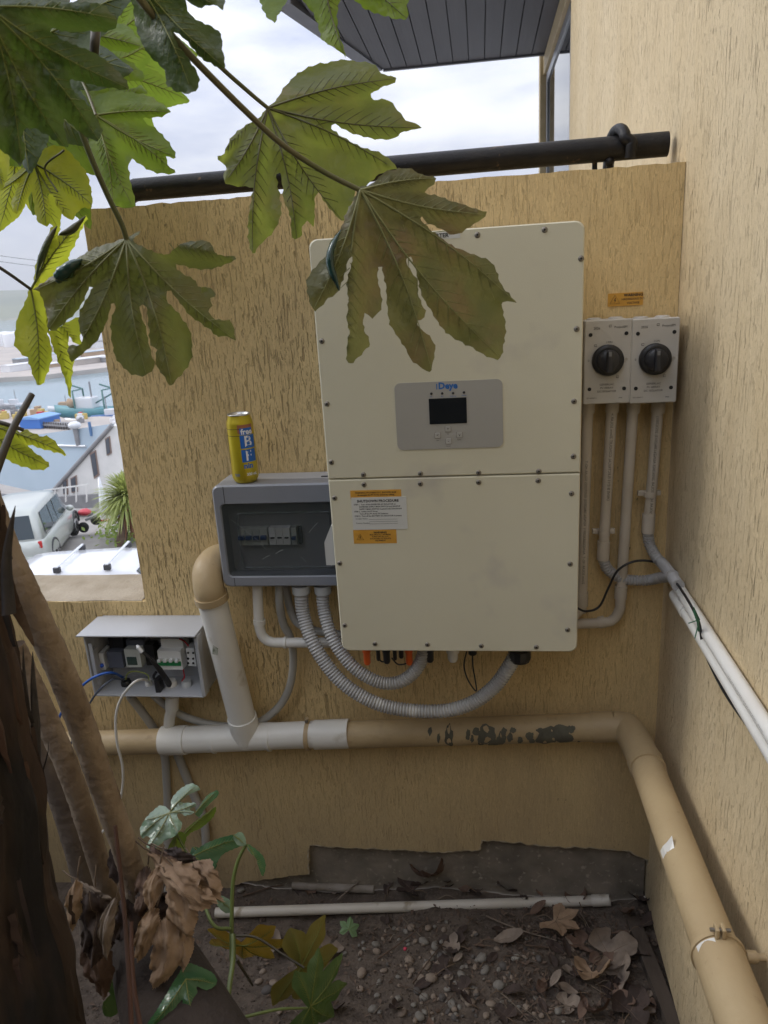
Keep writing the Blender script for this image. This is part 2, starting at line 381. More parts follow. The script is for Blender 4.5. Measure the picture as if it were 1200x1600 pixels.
# ------------------------------------------------------------------ boarded eave
eave = thing('house_eave', 'dark boarded eave soffit of the house overhead', 'eave', (.3, 3, ZE))
c0 = PZ(598, 107, ZE); c1 = PZ(850, 84, ZE); c2 = PZ(450, -2, ZE); c2 = c0+(c2-c0)*((2.25-c0.y)/(c2.y-c0.y))
yf = (c0.y+c1.y)/2
bw_ = .098; x = XC+.6; k = 0
bm0 = None
while x > c2.x-.1:
    xa = x-bw_
    # where the raking left edge cuts this board
    def yl(xx):
        if xx >= c0.x: return -99
        return None
    def yr(xx): return yf if xx >= c0.x else c0.y+(c2.y-c0.y)*(xx-c0.x)/(c2.x-c0.x)
    ya, yb = yr(xa+.003), yr(x-.003)
    y0 = 2.22
    if min(ya, yb) > y0+.05:
        poly = [(xa+.003, y0), (x-.003, y0), (x-.003, yb)] + ([(c0.x, yf)] if xa+.003 < c0.x < x-.003 else []) + [(xa+.003, ya)]
        part('soffit_board', MB().prism(poly, lambda a, b: (a, b, ZE), (0, 0, .018)), m_timber_dark, eave)
    x = xa; k += 1
sub = MB().prism([(XC+.6, 2.3), (XC+.6, yf-.02), (c0.x, yf-.02), (c2.x, c2.y), (c2.x, 2.24), (XC-.01, 2.24), (XC-.01, 2.3)], lambda a, b: (a, b, ZE+.02), (0, 0, .02))
part('roof_deck', sub, mat('roof_black', (.02, .02, .022)), eave)
m_fascia = mat('fascia_paint', (.12, .125, .145), rough=.45)
part('fascia', MB().box(((c0.x+XC+.6)/2, yf+.012, ZE+.055), (XC+.6-c0.x, .024, .13)), m_fascia, eave)
dv = (c2-c0); ln = dv.length; nrm = Vector((-dv.y, dv.x, 0)).normalized(); 
if nrm.x > 0: nrm = -nrm
fp = [(c0.x, c0.y), (c2.x, c2.y), (c2.x+nrm.x*.03, c2.y+nrm.y*.03), (c0.x+nrm.x*.03, c0.y+nrm.y*.03)]
part('fascia', MB().prism(fp, lambda a, b: (a, b, ZE-.012), (0, 0, .14)), m_fascia, eave)
fp = [(c0.x+nrm.x*.034, c0.y+nrm.y*.034), (c2.x+nrm.x*.034, c2.y+nrm.y*.034), (c2.x+nrm.x*.13, c2.y+nrm.y*.13), (c0.x+nrm.x*.13, c0.y+nrm.y*.13)]
part('gutter', MB().prism(fp, lambda a, b: (a, b, ZE+.02), (0, 0, .09)), m_fascia, eave)

# ------------------------------------------------------------------ black handrail
ry = .11
rail = thing('handrail', 'black painted pipe handrail with hooked bracket along the wall top', 'handrail', (0, ry, ZT))
a = PY(212, 297, ry); b = PY(1043, 225, ry); rr = .0262
part('rail_pipe', MB().tube([a, b], rr, 28), m_black, rail)
part('end_bend', MB().tube(spline([a+Vector((.02, 0, 0)), a, a+Vector((-.026, 0, -.012)), a+Vector((-.034, 0, -.04)), a+Vector((-.034, 0, -.14))], 6), .0255, 20), m_black, rail)
br = PY(962, 231, ry)
arc = []
for i in range(15):
    t = R(-25+i*15.5); arc.append(br+Vector((.004+.010*cos(t)*1.2+ (.012 if i < 3 else 0), -.037*cos(t), .037*sin(t))))
arc.append(arc[-1]+Vector((-.004, .0, -.06)))
arc[0] = arc[0]+Vector((0, .0, -.012))
part('hook_bracket', MB().tube(spline(arc, 4), .0125, 14), m_black, rail)
part('rail_post', MB().tube([br+Vector((-.012, 0, 0)), br+Vector((-.012, 0, -.12))], .0085, 10), m_black, rail)
part('rail_post', MB().tube([br+Vector((-.044, .01, 0)), br+Vector((-.044, .01, -.12))], .006, 10), m_black, rail)
part('weld_bead', MB().blob(br+Vector((-.014, -.008, -.028)), .012, 3), m_black, rail)

# ------------------------------------------------------------------ ground of the planting bed
def gz(x, y):
    return -.962 + .030*noise.noise(Vector((x*2.3, y*2.3, 0))) + .012*noise.noise(Vector((x*9, y*9, 4))) + .004*noise.noise(Vector((x*40, y*40, 2))) + .03*max(0, min(1, (x-.3)/.6))*max(0, 1+y*1.2) 
m_soil = mat('soil', (.065, .050, .040), (.115, .090, .072), 26, .98, 1, 160, c3=(.12, .095, .078), s3=120, lo3=.56, hi3=.66, detail=8)
vs = []; nx, ny = 260, 220; x0, x1, y0, y1 = -2.6, 1.0, -3.2, .02
for j in range(ny+1):
    for i in range(nx+1):
        x = x0+(x1-x0)*i/nx; y = y0+(y1-y0)*(j/ny)**.6; vs.append((x, y, gz(x, y)+.003*noise.noise(Vector((x*95, y*95, 7)))))
fs = [(j*(nx+1)+i, j*(nx+1)+i+1, (j+1)*(nx+1)+i+1, (j+1)*(nx+1)+i) for j in range(ny) for i in range(nx)]
struct('garden_soil', MB().add(vs, fs, True), m_soil)

# ================================================================== beyond the wall: hillside, cars, house, harbour
ZP = -6.2
m_asph = mat('pale_worn_asphalt', (.30, .28, .265), (.36, .34, .32), 1.5, .9, .3, 60)
m_quay = mat('quay_ground', (.48, .43, .39), (.38, .35, .33), .08, .95, c3=(.45, .41, .37), s3=.3)
m_water = mat('harbour_water', (.20, .31, .36), (.24, .35, .40), .05, .12, .12, .8, spec=1)
struct('hillside_ground', MB().add([(-60, .6, -3), (6, .6, -3), (6, 9, ZP), (-60, 9, ZP), (6, 19, ZP), (-60, 19, ZP), (8, 60, -14), (-80, 60, -14), (10, 95, -19.2), (-110, 95, -19.2)], [(0, 1, 2, 3), (3, 2, 4, 5), (5, 4, 6, 7), (7, 6, 8, 9)]), m_asph)
qa = [PZ(-60, 672, -19), PZ(-60, 642, -19), PZ(60, 638, -19), PZ(105, 655, -19), PZ(150, 650, -19), PZ(260, 652, -19), Vector((30, 92, -19)), Vector((-110, 92, -19))]
struct('quay', MB().prism([(p.x, p.y) for p in qa], lambda a, b: (a, b, -19.05), (0, 0, -1.4)), m_quay)
struct('water', MB().add([(-7000, 70, -20), (7000, 70, -20), (7000, 7000, -20), (-7000, 7000, -20)], [(0, 1, 2, 3)]), m_water)
ba = [PZ(-220, 604, -19), PZ(60, 589, -19), PZ(200, 572, -19), PZ(330, 560, -19), PZ(330, 512, -19), PZ(60, 531, -19), PZ(-220, 545, -19)]
struct('reclaimed_land', MB().prism([(p.x, p.y) for p in ba], lambda a, b: (a, b, -18.6), (0, 0, -2)), m_quay)
# hills
m_hill = mat('hill_grass', (.20, .22, .12), (.12, .15, .08), .004, .95, c3=(.30, .28, .2), s3=.01)
vs = []; nx, ny = 90, 14
for j in range(ny+1):
    for i in range(nx+1):
        an = R(-75+150*i/nx); t = j/ny; d = 2300+1500*t
        env = .55+.45*noise.noise(Vector((an*2.2+3, 0, 1)))+.25*noise.noise(Vector((an*7, 2, 1)))
        h = (sin(t*pi/2)**1.0)*230*max(.1, env)*(1+.3*noise.noise(Vector((an*14, t*3, 5))))
        vs.append((d*sin(an), d*cos(an), -21+h))
fs = [(j*(nx+1)+i, j*(nx+1)+i+1, (j+1)*(nx+1)+i+1, (j+1)*(nx+1)+i) for j in range(ny) for i in range(nx)]
struct('hills', MB().add(vs, fs, True), m_hill)

# ---- vehicles (local: length along +X forward, width Y, up Z)
m_carw = mat('white_car_paint', (.72, .73, .76), rough=.22, coat=.6)
m_cars = mat('pale_silver_car_paint', (.50, .53, .50), rough=.28, metal=.25, coat=.6)
m_cglass = mat('car_glass', (.03, .045, .05), rough=.05, spec=.9)
m_tyre = mat('tyre_rubber', (.02, .02, .02), rough=.85); m_rim = mat('alloy_rim', (.45, .45, .46), rough=.35, metal=.8)
m_red = mat('tail_lamp_red', (.5, .03, .03), rough=.2); m_lamp = mat('lamp_clear', (.7, .72, .75), rough=.1); m_trim = mat('dark_trim', (.05, .05, .055), rough=.6)
def loftbody(secs):
    """secs: list of (x, [(y, z) ring])"""
    mb = MB(); n = len(secs[0][1]); vs = [(x, y, z) for x, r in secs for y, z in r]
    fs = [(i*n+k, i*n+(k+1) % n, (i+1)*n+(k+1) % n, (i+1)*n+k) for i in range(len(secs)-1) for k in range(n)]
    fs += [tuple(range(n)), tuple(range((len(secs)-1)*n, len(secs)*n))]
    return mb.add(vs, fs, True)
def ringb(wb, zb, wm, zm, wt, zt):
    h = [(wb, zb), (wm, zb+.12), (wm+.03, (zb+zm)/2), (wm, zm), (wt, zt-.05), (wt-.10, zt), (wt*.4, zt+.012)]
    return h + [(-y, z) for y, z in reversed(h)]
def make_car(name, label, loc, rz, paint, Ln, Wd, Ht, hood=1.0):
    t = thing(name, label, 'car', loc, None, rz); hw = Wd/2; bl = Ht*.56
    lower = [(-Ln/2, ringb(hw*.75, .45, hw*.86, .9, hw*.84, bl*.97)), (-Ln/2+.12, ringb(hw*.9, .28, hw*.97, .85, hw*.93, bl)), (-Ln*.25, ringb(hw*.93, .24, hw, .85, hw*.95, bl+.02)), (Ln*.10, ringb(hw*.93, .24, hw, .85, hw*.95, bl)), (Ln*.24, ringb(hw*.93, .24, hw*.99, .82, hw*.90, bl-.03)), (Ln/2-.35, ringb(hw*.9, .26, hw*.96, .72, hw*.82, bl-.14)), (Ln/2-.08, ringb(hw*.8, .3, hw*.86, .6, hw*.72, bl-.32)), (Ln/2, ringb(hw*.62, .36, hw*.7, .52, hw*.6, bl-.42))]
    part('body', loftbody(lower), paint, t, True)
    def cr(wb, z0, wt, z1):
        h = [(wb, z0), ((wb*.6+wt*.4), z0+(z1-z0)*.45), (wt, z1-.06), (wt-.09, z1), (wt*.4, z1+.02)]
        return h+[(-y, z) for y, z in reversed(h)]
    xr = -Ln/2+.10; xf = Ln*.27*hood
    cab = [(xr, cr(hw*.88, bl-.06, hw*.80, bl+.02)), (xr+.22, cr(hw*.92, bl-.06, hw*.76, Ht-.04)), (xr+.6, cr(hw*.93, bl-.06, hw*.78, Ht)), (xf-1.3, cr(hw*.93, bl-.06, hw*.78, Ht)), (xf-.75, cr(hw*.92, bl-.06, hw*.74, Ht-.06)), (xf, cr(hw*.86, bl-.08, hw*.80, bl+.01))]
    part('cabin', loftbody(cab), paint, t, True)
    zc = (bl+Ht)/2; gh = Ht-bl-.16
    for s in (-1, 1):
        def wy_(z): return s*(hw*.935-(hw*.155)*((z-bl)/(Ht-bl))+.006)
        for xa, xb, sh in ((xr+.42, xr+.42+(xf-xr)*.24, .05), (xr+.5+(xf-xr)*.24, xr+(xf-xr)*.52, 0), (xr+.06+(xf-xr)*.52, xf-.45, -.38)):
            z0, z1 = bl+.04, Ht-.16
            q = [(xa, z0), (xb, z0), (xb+sh, z1), (xa+(.04 if sh <= 0 else .1), z1)]
            part('side_window', MB().prism(q, lambda a, b: (a, wy_(b), b), (0, s*.012, 0)), m_cglass, t, True)
        m2 = part('mirror', MB().blob((xf-.55, s*(hw+.08), bl+.08), .11, 1, 0, 2, (.8, 1, .9)), paint, t, True)
        part('headlight', MB().blob((Ln/2-.22, s*hw*.68, bl-.26), .14, 2, 0, 2, (1.2, .9, .6)), m_lamp, t, True)
        part('tail_light', MB().box((-Ln/2+.05, s*hw*.86, bl-.12), (.10, .10, .20), bev=.03), m_red, t, True)
        for xx in (-Ln*.30, Ln*.31):
            wh = part('wheel', MB().lathe([(.0, -.11), (.30, -.11), (.345, -.07), (.35, 0), (.345, .07), (.30, .11), (0, .11)], (0, 0, 0), 'Y', 28, cap=False).xf(Matrix.Translation((xx, s*(hw-.10), .35))), m_tyre, t, True)
            part('rim', MB().lathe([(.22, s*-.0), (.215, -s*.118), (.05, -s*.10), (0, -s*.105)], (xx, s*(hw-.10), .35), 'Y', 20, cap=False), m_rim, wh, True)
            part('wheel_arch', MB().tube([Vector((xx+.43*cos(R(a)), s*(hw+.0), .36+.43*sin(R(a)))) for a in range(0, 181, 15)], .035, 8), m_trim, t, True)
    z0, z1 = bl+.05, Ht-.14
    part('rear_window', MB().prism([(-hw*.72, z0), (hw*.72, z0), (hw*.64, z1), (-hw*.64, z1)], lambda a, b: (xr+.004+.22*(b-bl-.0)/(Ht-bl)-.02, a, b), (-.012, 0, 0)), m_cglass, t, True)
    part('windscreen', MB().prism([(-hw*.74, bl+.05), (hw*.74, bl+.05), (hw*.64, Ht-.12), (-hw*.64, Ht-.12)], lambda a, b: (xf+.0-.75*(b-bl)/(Ht-.06-bl)+.02, a, b), (.012, 0, .012)), m_cglass, t, True)
    part('bumper', MB().box((-Ln/2-.01, 0, .5), (.16, Wd*.9, .24), bev=.06), paint, t, True)
    part('number_plate', MB().box((-Ln/2-.10, 0, .72), (.02, .36, .12)), m_lamp, t, True)
    return t
p0 = PZ(60, 862, ZP); p1 = PZ(118, 800, ZP)
hd = math.atan2(p1.y-p0.y, p1.x-p0.x)
hdg = R(108); hv = Vector((cos(hdg), sin(hdg), 0)); lf_ = Vector((-sin(hdg), cos(hdg), 0)); cc = PZ(121, 836, ZP)-hv*1.43+lf_*.9
make_car('parked_car', 'pale silver off-road wagon parked beside the blue-roofed house', (cc.x, cc.y, ZP), hdg, m_cars, 4.6, 1.86, 1.84)
ra = PZ(64, 896, ZP+1.78); rb = PZ(174, 838, ZP+1.78); ang = math.atan2(rb.y-ra.y, rb.x-ra.x)
mid = PZ(150, 868, ZP+1.75)
van = make_car('parked_car', 'white wagon with roof bars whose roof shows above the sill', (mid.x+.1, mid.y-.1, ZP), ang-pi/2+pi, m_carw, 4.7, 1.88, 1.76)
van.rotation_euler = (0, 0, R(8)); van.location = (mid.x+.55, mid.y-.15, ZP)
for xx in (-1.0, .05):
    b_ = part('roof_bar', MB().tube([(xx, -.74, 1.86), (xx, .74, 1.86)], .035, 10, flat=.6), m_lamp, van, True)
    for s in (-1, 1): part('bar_foot', MB().box((xx, s*.70, 1.80), (.14, .10, .12), bev=.02), m_trim, b_, True)

# ---- house with the blue grey roof
m_roof = mat('blue_steel_roof', (.38, .47, .55), (.42, .51, .59), .6, .35)
m_board = mat('white_weatherboard', (.78, .77, .75), (.70, .70, .68), 2, .7)
m_dkwin = mat('far_window_glass', (.10, .11, .13), rough=.1)
m_grey = mat('grey_block', (.28, .28, .29), (.23, .23, .24), 3, .9)
g0 = PZ(70, 790, -7.0); g1 = PZ(175, 793, -7.0); gn = Vector((-(g1-g0).y, (g1-g0).x, 0)).normalized()
house = thing('harbour_house', 'white weatherboard house with a blue-grey steel roof below the wall', 'house', (g0.x, g0.y, -7.0))
def H_(u, v): return PP(u, v, g0, gn)
gw = [(78, 772), (100, 752), (130, 718), (155, 688), (175, 664), (193, 668), (205, 690), (205, 782), (160, 788), (95, 790), (76, 786)]
back = gn*(6 if gn.y > 0 else -6)
hp = [H_(*p) for p in gw]; tri = tessellate_polygon([[Vector((p[0], p[1], 0)) for p in gw]]); n_ = len(hp)
part('wall', MB().add(hp+[p+back for p in hp], [tuple(t) for t in tri]+[tuple(i+n_ for i in t) for t in tri]+[(i, (i+1) % n_, n_+(i+1) % n_, n_+i) for i in range(n_)]), m_board, house)
def hplate(name, q, d0, th, m, par=None):
    f = -back.normalized()
    A = [H_(*p)+f*d0 for p in q]; B = [a+f*th for a in A]; k = len(A)
    return part(name, MB().add(A+B, [tuple(range(k)), tuple(range(k, 2*k))]+[(i, (i+1) % k, k+(i+1) % k, k+i) for i in range(k)]), m, par or house)
for q in ([(141, 708), (150, 703), (156, 742), (148, 748)], [(165, 685), (172, 681), (175, 708), (168, 712)], [(99, 752), (106, 748), (107, 772), (100, 772)], [(111, 747), (120, 742), (122, 768), (113, 770)]):
    wf = hplate('window_frame', q, .0, .05, mat('brown_frame', (.30, .22, .19)))
    cx = sum(p[0] for p in q)/4; cy = sum(p[1] for p in q)/4
    hplate('window_pane', [(cx+(a-cx)*.72, cy+(b-cy)*.86) for a, b in q], .055, .02, m_dkwin, wf)
hplate('foundation', [(90, 776), (162, 770), (164, 792), (84, 794)], .03, .1, m_grey)
hplate('deck_rail', [(92, 756), (160, 747), (160, 749), (92, 758)], .9, .05, m_board)
for u in (95, 110, 126, 142, 158): hplate('rail_post', [(u, 756-(u-92)*.13), (u+1.3, 756-(u-92)*.13), (u+1.3, 774), (u, 775)], .9, .05, m_board)
# roof: plane through the rake and running away to the left
ridge = H_(175, 663); eav = H_(75, 772); rdir = (PD(-40, 690, (ridge-CAMP).dot(fw)*1.0)-ridge)
le = ridge+Vector((-11, 3.2, 0)); rn = (eav-ridge).cross(le-ridge).normalized()
def RF(u, v): return PP(u, v, ridge, rn)
rq = [(176, 662), (77, 773), (0, 756), (-80, 742), (-80, 700), (60, 679)]
A = [RF(*p) for p in rq]; dn_ = rn*(-.12 if rn.z > 0 else .12); k = len(A)
part('roof', MB().add(A+[a+dn_ for a in A], [tuple(range(k)), tuple(range(k, 2*k))]+[(i, (i+1) % k, k+(i+1) % k, k+i) for i in range(k)]), m_roof, house)
part('barge_board', MB().tube([RF(176, 664)-dn_*.2, RF(77, 774.5)-dn_*.2], .09, 6), m_grey, house)
part('roof_flashing', MB().tube([RF(135, 697)-dn_*.3, RF(84, 696)-dn_*.3], .05, 6), m_lamp, house)
fl = part('flue', MB().tube([RF(123, 696), RF(122, 696)+Vector((0, 0, .8))], .10, 10), m_grey, house)
part('flue_cap', MB().blob(RF(122, 696)+Vector((0, 0, .82)), .26, 1, 0, 2, (1, 1, .6)), m_lamp, fl)
part('vent_pipe', MB().tube([RF(143, 681), RF(143, 681)+Vector((0, 0, .55))], .06, 8), mat('blue_pipe', (.1, .2, .38)), house)
part('lower_roof', MB().add([H_(76, 778)+Vector((0, 0, 0)), PD(-60, 765, 27), PD(-60, 800, 26), PD(40, 800, 26), H_(72, 790)], [(0, 1, 2, 3, 4)]), m_grey, house)

# ---- cordyline
m_cl = mat('cordyline_leaf', (.30, .36, .12), (.42, .46, .18), 3, .5, transl=(.45, .52, .16, .4))
m_cd = mat('cordyline_dead_leaf', (.22, .10, .06), rough=.9); m_bark = mat('pale_bark', (.20, .14, .10), (.12, .08, .06), 6, .9)
cb = PZ(197, 852, ZP); ctop = PD(198, 775, (cb-CAMP).dot(fw)*.985)
cord = thing('cabbage_tree', 'spiky green cabbage tree beyond the sill at the wall edge', 'tree', tuple(cb))
part('trunk', MB().tube(spline([cb+Vector((-.25, 0, -.3)), cb+(ctop-cb)*.45+Vector((-.08, 0, 0)), ctop], 6), lambda t: .17-.05*t, 10), m_bark, cord)
def blades(c, n, ln_, w_, m, nm, par, lo=-.6, seed=1):
    rnd = random.Random(seed); mb = MB()
    for i in range(n):
        a = rnd.uniform(0, 2*pi); e = rnd.uniform(lo, 1.45); l = ln_*rnd.uniform(.75, 1.1)
        d = Vector((cos(a)*cos(e), sin(a)*cos(e), sin(e))); s = d.cross(Vector((0, 0, 1))).normalized()*w_
        pts = [c+d*(l*t)-Vector((0, 0, 1))*(l*.35*t*t) for t in (0, .3, .6, .85, 1)]; ws = (.5, 1, .9, .5, .05)
        vs = [p+s*(q*k) for p, q in zip(pts, ws) for k in (-1, 1)]
        mb.add(vs, [(2*j, 2*j+1, 2*j+3, 2*j+2) for j in range(4)])
    return part(nm, mb, m, par, kind='stuff')
blades(ctop, 520, 1.15, .034, m_cl, 'leaf_crown', cord); blades(ctop-Vector((0, 0, .35)), 130, .75, .035, m_cd, 'dead_leaf_skirt', cord, -1.5, 5)
# bush by the cars
bb = PZ(212, 838, ZP); bush = thing('green_bush', 'small light green bush behind the white car roof', 'bush', tuple(bb)); mb = MB(); rnd = random.Random(4)
for i in range(500):
    a = Vector((rnd.gauss(0, .6), rnd.gauss(0, .5), abs(rnd.gauss(.1, .3)))); d = Vector((rnd.uniform(-1, 1), rnd.uniform(-1, 1), rnd.uniform(-.3, 1))).normalized(); s = d.orthogonal().normalized()*.05
    mb.add([bb+a, bb+a+d*.09+s, bb+a+d*.18, bb+a+d*.09-s], [(0, 1, 2, 3)])
part('foliage', mb, mat('bush_leaf', (.20, .32, .08), (.32, .42, .12), 6, .6, transl=(.4, .5, .1, .3)), bush, kind='stuff')
# red and white cones / trailer group
tr = PZ(155, 826, ZP); trl = thing('red_quad_trailer', 'small red and grey trailer parked between the wagon and the cabbage tree', 'trailer', tuple(tr))
part('tray', MB().box(tr+Vector((.35, 0, .62)), (1.1, .9, .08), Matrix.Translation(tr+Vector((.35, 0, .6))) @ Matrix.Rotation(-.35, 4, 'Y') @ Matrix.Translation(-(tr+Vector((.35, 0, .6)))), bev=.02), m_grey, trl)
part('cowl', MB().blob(tr+Vector((-.35, -.1, .6)), .2, 2, .1, 2, (1.2, .8, .6)), mat('red_plastic', (.55, .06, .08), rough=.4), trl)
for s in (-1, 1): part('wheel', MB().lathe([(.05, -.06), (.16, -.06), (.18, 0), (.16, .06), (.05, .06)], tr+Vector((-.3, s*.4, .18)), 'Y', 18), m_tyre, trl)
part('drawbar', MB().tube([tr+Vector((.3, 0, .5)), tr+Vector((1.2, 0, .35))], .04, 8), m_grey, trl)
cn = PZ(166, 812, ZP); cone = thing('traffic_cone', 'grey-white cone standing behind the red trailer', 'cone', tuple(cn))
part('cone_body', MB().lathe([(.22, 0), (.20, .06), (.03, 1.5), (0, 1.5)], cn, n=16), m_lamp, cone); part('cone_base', MB().box(cn+Vector((0, 0, .03)), (.5, .5, .06)), m_red, cone)

# ---- harbour: shed, wharf, boats, far buildings
def px_box(name, label, cat, u0, v0, u1, v1, z, dep, m, group=None, roofm=None):
    a = PZ(u0, v1, z); b = PZ(u1, v1, z); dd = (a-CAMP).dot(fw); h = (v1-v0)/FPX*dd*1.03; wd = (b-a).length
    c = (a+b)/2; t = thing(name, label, cat, (c.x, c.y, z), group, math.atan2((b-a).y, (b-a).x))
    part('wall', MB().box((0, dep/2, h/2), (wd, dep, h)), m, t, True)
    part('roof', MB().prism([(-wd/2-.2, h), (wd/2+.2, h), (wd/2+.2, h+.2), (0, h+.3+wd*.05), (-wd/2-.2, h+.2)], lambda a_, b_: (a_, -.2, b_), (0, dep+.4, 0)), roofm or m_roof, t, True)
    return t
px_box('boat_shed', 'bright blue shed on the wharf behind the blue-grey roof', 'shed', 32, 656, 64, 670, -19, 5, mat('blue_cladding', (.04, .17, .55), rough=.5), roofm=mat('light_blue_roof', (.20, .38, .68), rough=.5))
wh_ = thing('wharf', 'dark piled timber wharf running beside the blue shed', 'wharf', tuple(PZ(66, 668, -19)))
a = PZ(64, 661, -18.4); b = PZ(112, 664, -18.4)
part('deck', MB().box((0, 0, 0), ((b-a).length, 2.4, .3), Matrix.Translation((a+b)/2) @ Matrix.Rotation(math.atan2((b-a).y, (b-a).x), 4, 'Z')), m_grey, wh_)
for i in range(14):
    p = a+(b-a)*(i/13); part('pile', MB().tube([p+Vector((0, -1.1, -2)), p+Vector((0, -1.1, .5))], .16, 6), mat('dark_pile', (.08, .07, .07)), wh_)
def boat(label, u, v, ln_, rz, hullm, cabm, mast=0, z=-19.9):
    c = PZ(u, v, z); t = thing('fishing_boat', label, 'boat', tuple(c), 'boats moored in the harbour', rz)
    secs = []
    for x, wd, k in ((-.5, .8, 0), (-.2, 1, 0), (.2, .95, .05), (.4, .6, .25), (.5, .05, .45)):
        secs.append((x*ln_, [(wd*ln_*.13, .11*ln_+k*.1*ln_), (wd*ln_*.10, 0), (-wd*ln_*.10, 0), (-wd*ln_*.13, .11*ln_+k*.1*ln_)]))
    part('hull', loftbody(secs), hullm, t, True)
    part('wheelhouse', MB().box((-.02*ln_, 0, .18*ln_), (.26*ln_, .16*ln_, .15*ln_), bev=.02*ln_), cabm, t, True)
    part('wheelhouse_window', MB().box((.115*ln_, 0, .205*ln_), (.01*ln_, .14*ln_, .05*ln_)), m_dkwin, t, True)
    part('mast', MB().tube([(-.1*ln_, 0, .2*ln_), (-.1*ln_, 0, (.45+mast)*ln_)], .012*ln_, 6), m_grey, t, True)
    return t
m_teal = mat('teal_hull', (.10, .28, .32), rough=.5); m_yel = mat('faded_yellow_paint', (.55, .42, .12), rough=.6); m_tan = mat('tan_gear', (.42, .30, .20), rough=.8); m_navy = mat('blue_hull', (.05, .14, .36), rough=.5)
boat('small white launch on the water left of the wharf', 22, 636, 7, R(190), m_carw, m_carw, .1)
boat('grey-hulled boat moored at the far left end of the quay', -2, 640, 9, R(160), m_grey, m_carw, .05)
boat('white boat with tan gear beside the green gantry trawler', 100, 641, 7, R(185), m_carw, m_tan)
boat('white and blue boat close to the ochre wall edge', 176, 655, 8, R(10), m_navy, m_carw, .1)
boat('yellow-decked boat in front of the gantry trawler', 128, 662, 7.5, R(170), m_carw, m_yel, -.1)
boat('small yellow dinghy seen between the house and the ochre wall', 184, 684, 3.5, R(30), m_yel, m_yel, -.2, z=-15)
trw = boat('teal trawler with a tall green stern gantry', 138, 650, 15, R(172), m_teal, m_carw, .0)
m_gan = mat('green_gantry_paint', (.07, .17, .16), rough=.5)
for x in (-5.2, 1.5):
    part('gantry', MB().tube([(x, -1.6, 1.2), (x, -1.6, 5.2), (x, 1.6, 5.2), (x, 1.6, 1.2)], .2, 6).tube([(x, -1.6, 5.2), (x+2.6, -1.6, 6.0)], .18, 6), m_gan, trw, True)
part('net_drum', MB().blob((3.5, 0, 2.6), 1.0, 4, .3, 2), m_tan, trw, True)
part('derrick', MB().tube([(-1, 0, 2), (-6.8, 0, 4.6)], .15, 6), m_gan, trw, True)
rnd = random.Random(12)
stuff_ = [(m_tan, 'tan'), (m_yel, 'yellow'), (m_carw, 'white'), (m_grey, 'grey'), (m_red, 'red')]
for i in range(22):
    u = rnd.uniform(-5, 185); v = rnd.uniform(652, 664) if u > 60 else rnd.uniform(645, 655); m_, cn_ = stuff_[i % 5]
    c = PZ(u, v, -19); s_ = rnd.uniform(.7, 1.6)
    solo('fishing_crate', MB().box((0, 0, 0), (s_*1.5, s_, s_*.9), bev=.06).box((s_*.2, 0, s_*.6), (s_*.7, s_*.7, s_*.5), bev=.06).xf(Matrix.Translation(c+Vector((0, 0, s_*.4))) @ Matrix.Rotation(rnd.uniform(0, 3), 4, 'Z')), m_, 'weathered '+cn_+' crate of fishing gear on the '+('left' if u < 60 else 'right')+' part of the quay', 'crate', 'crates and gear along the quay', tuple(c))
ORD = ['first', 'second', 'third', 'fourth', 'fifth', 'sixth', 'seventh', 'eighth', 'ninth', 'tenth']
for i, (u, h, wd) in enumerate([(2, 9, 14), (20, 6, 9), (34, 8, 12), (52, 5, 10), (70, 9, 12), (86, 6, 10), (104, 8, 14), (124, 6, 9), (140, 9, 12), (158, 7, 11)]):
    v = 582-u*.1-(i % 3)*12
    px_box('harbour_shed', ['white', 'grey', 'stone-coloured', 'tan'][i % 4]+' industrial shed across the water, '+ORD[i]+' from the left', 'shed', u, v-h, u+wd, v, -18.6, 14, [m_carw, m_grey, m_quay, m_tan][i % 4], 'sheds on the far side of the harbour', [m_carw, m_roof, m_grey][i % 3])
for i, (u, v) in enumerate(((12, 540), (26, 541), (42, 538), (60, 545), (128, 530), (146, 533))):
    c = PZ(u, v, -18.6); solo('storage_tank', MB().lathe([(7, 0), (7, 7), (6.6, 7.6), (0, 8.6)], (0, 0, 0), n=20).xf(Matrix.Translation(c)), m_carw, 'white cylindrical storage tank across the harbour, '+ORD[i]+' from the left', 'tank', 'storage tanks across the harbour', tuple(c))
for dz, lab in ((0, 'upper'), (-9, 'lower')):
    a = PD(-60, 392-dz, 60); b = PD(240, 411-dz, 75); mpt = (a+b)/2-Vector((0, 0, .5))
    solo('power_line', MB().tube(spline([a, mpt, b], 6), .018, 5), m_trim, 'thin '+lab+' overhead wire crossing in front of the hills', 'wire', None, tuple(a))

hz = MB().box((0, 3400, 161), (14400, 7400, 368)); hm = bpy.data.materials.new('haze'); hm.use_nodes = True; hm.node_tree.nodes.clear()
ho = hm.node_tree.nodes.new('ShaderNodeOutputMaterial'); pv = hm.node_tree.nodes.new('ShaderNodeVolumePrincipled'); pv.inputs['Density'].default_value = .0003; pv.inputs['Color'].default_value = (.92, .95, 1, 1)
hm.node_tree.links.new(pv.outputs[0], ho.inputs['Volume']); struct('haze', hz, hm, 'stuff')
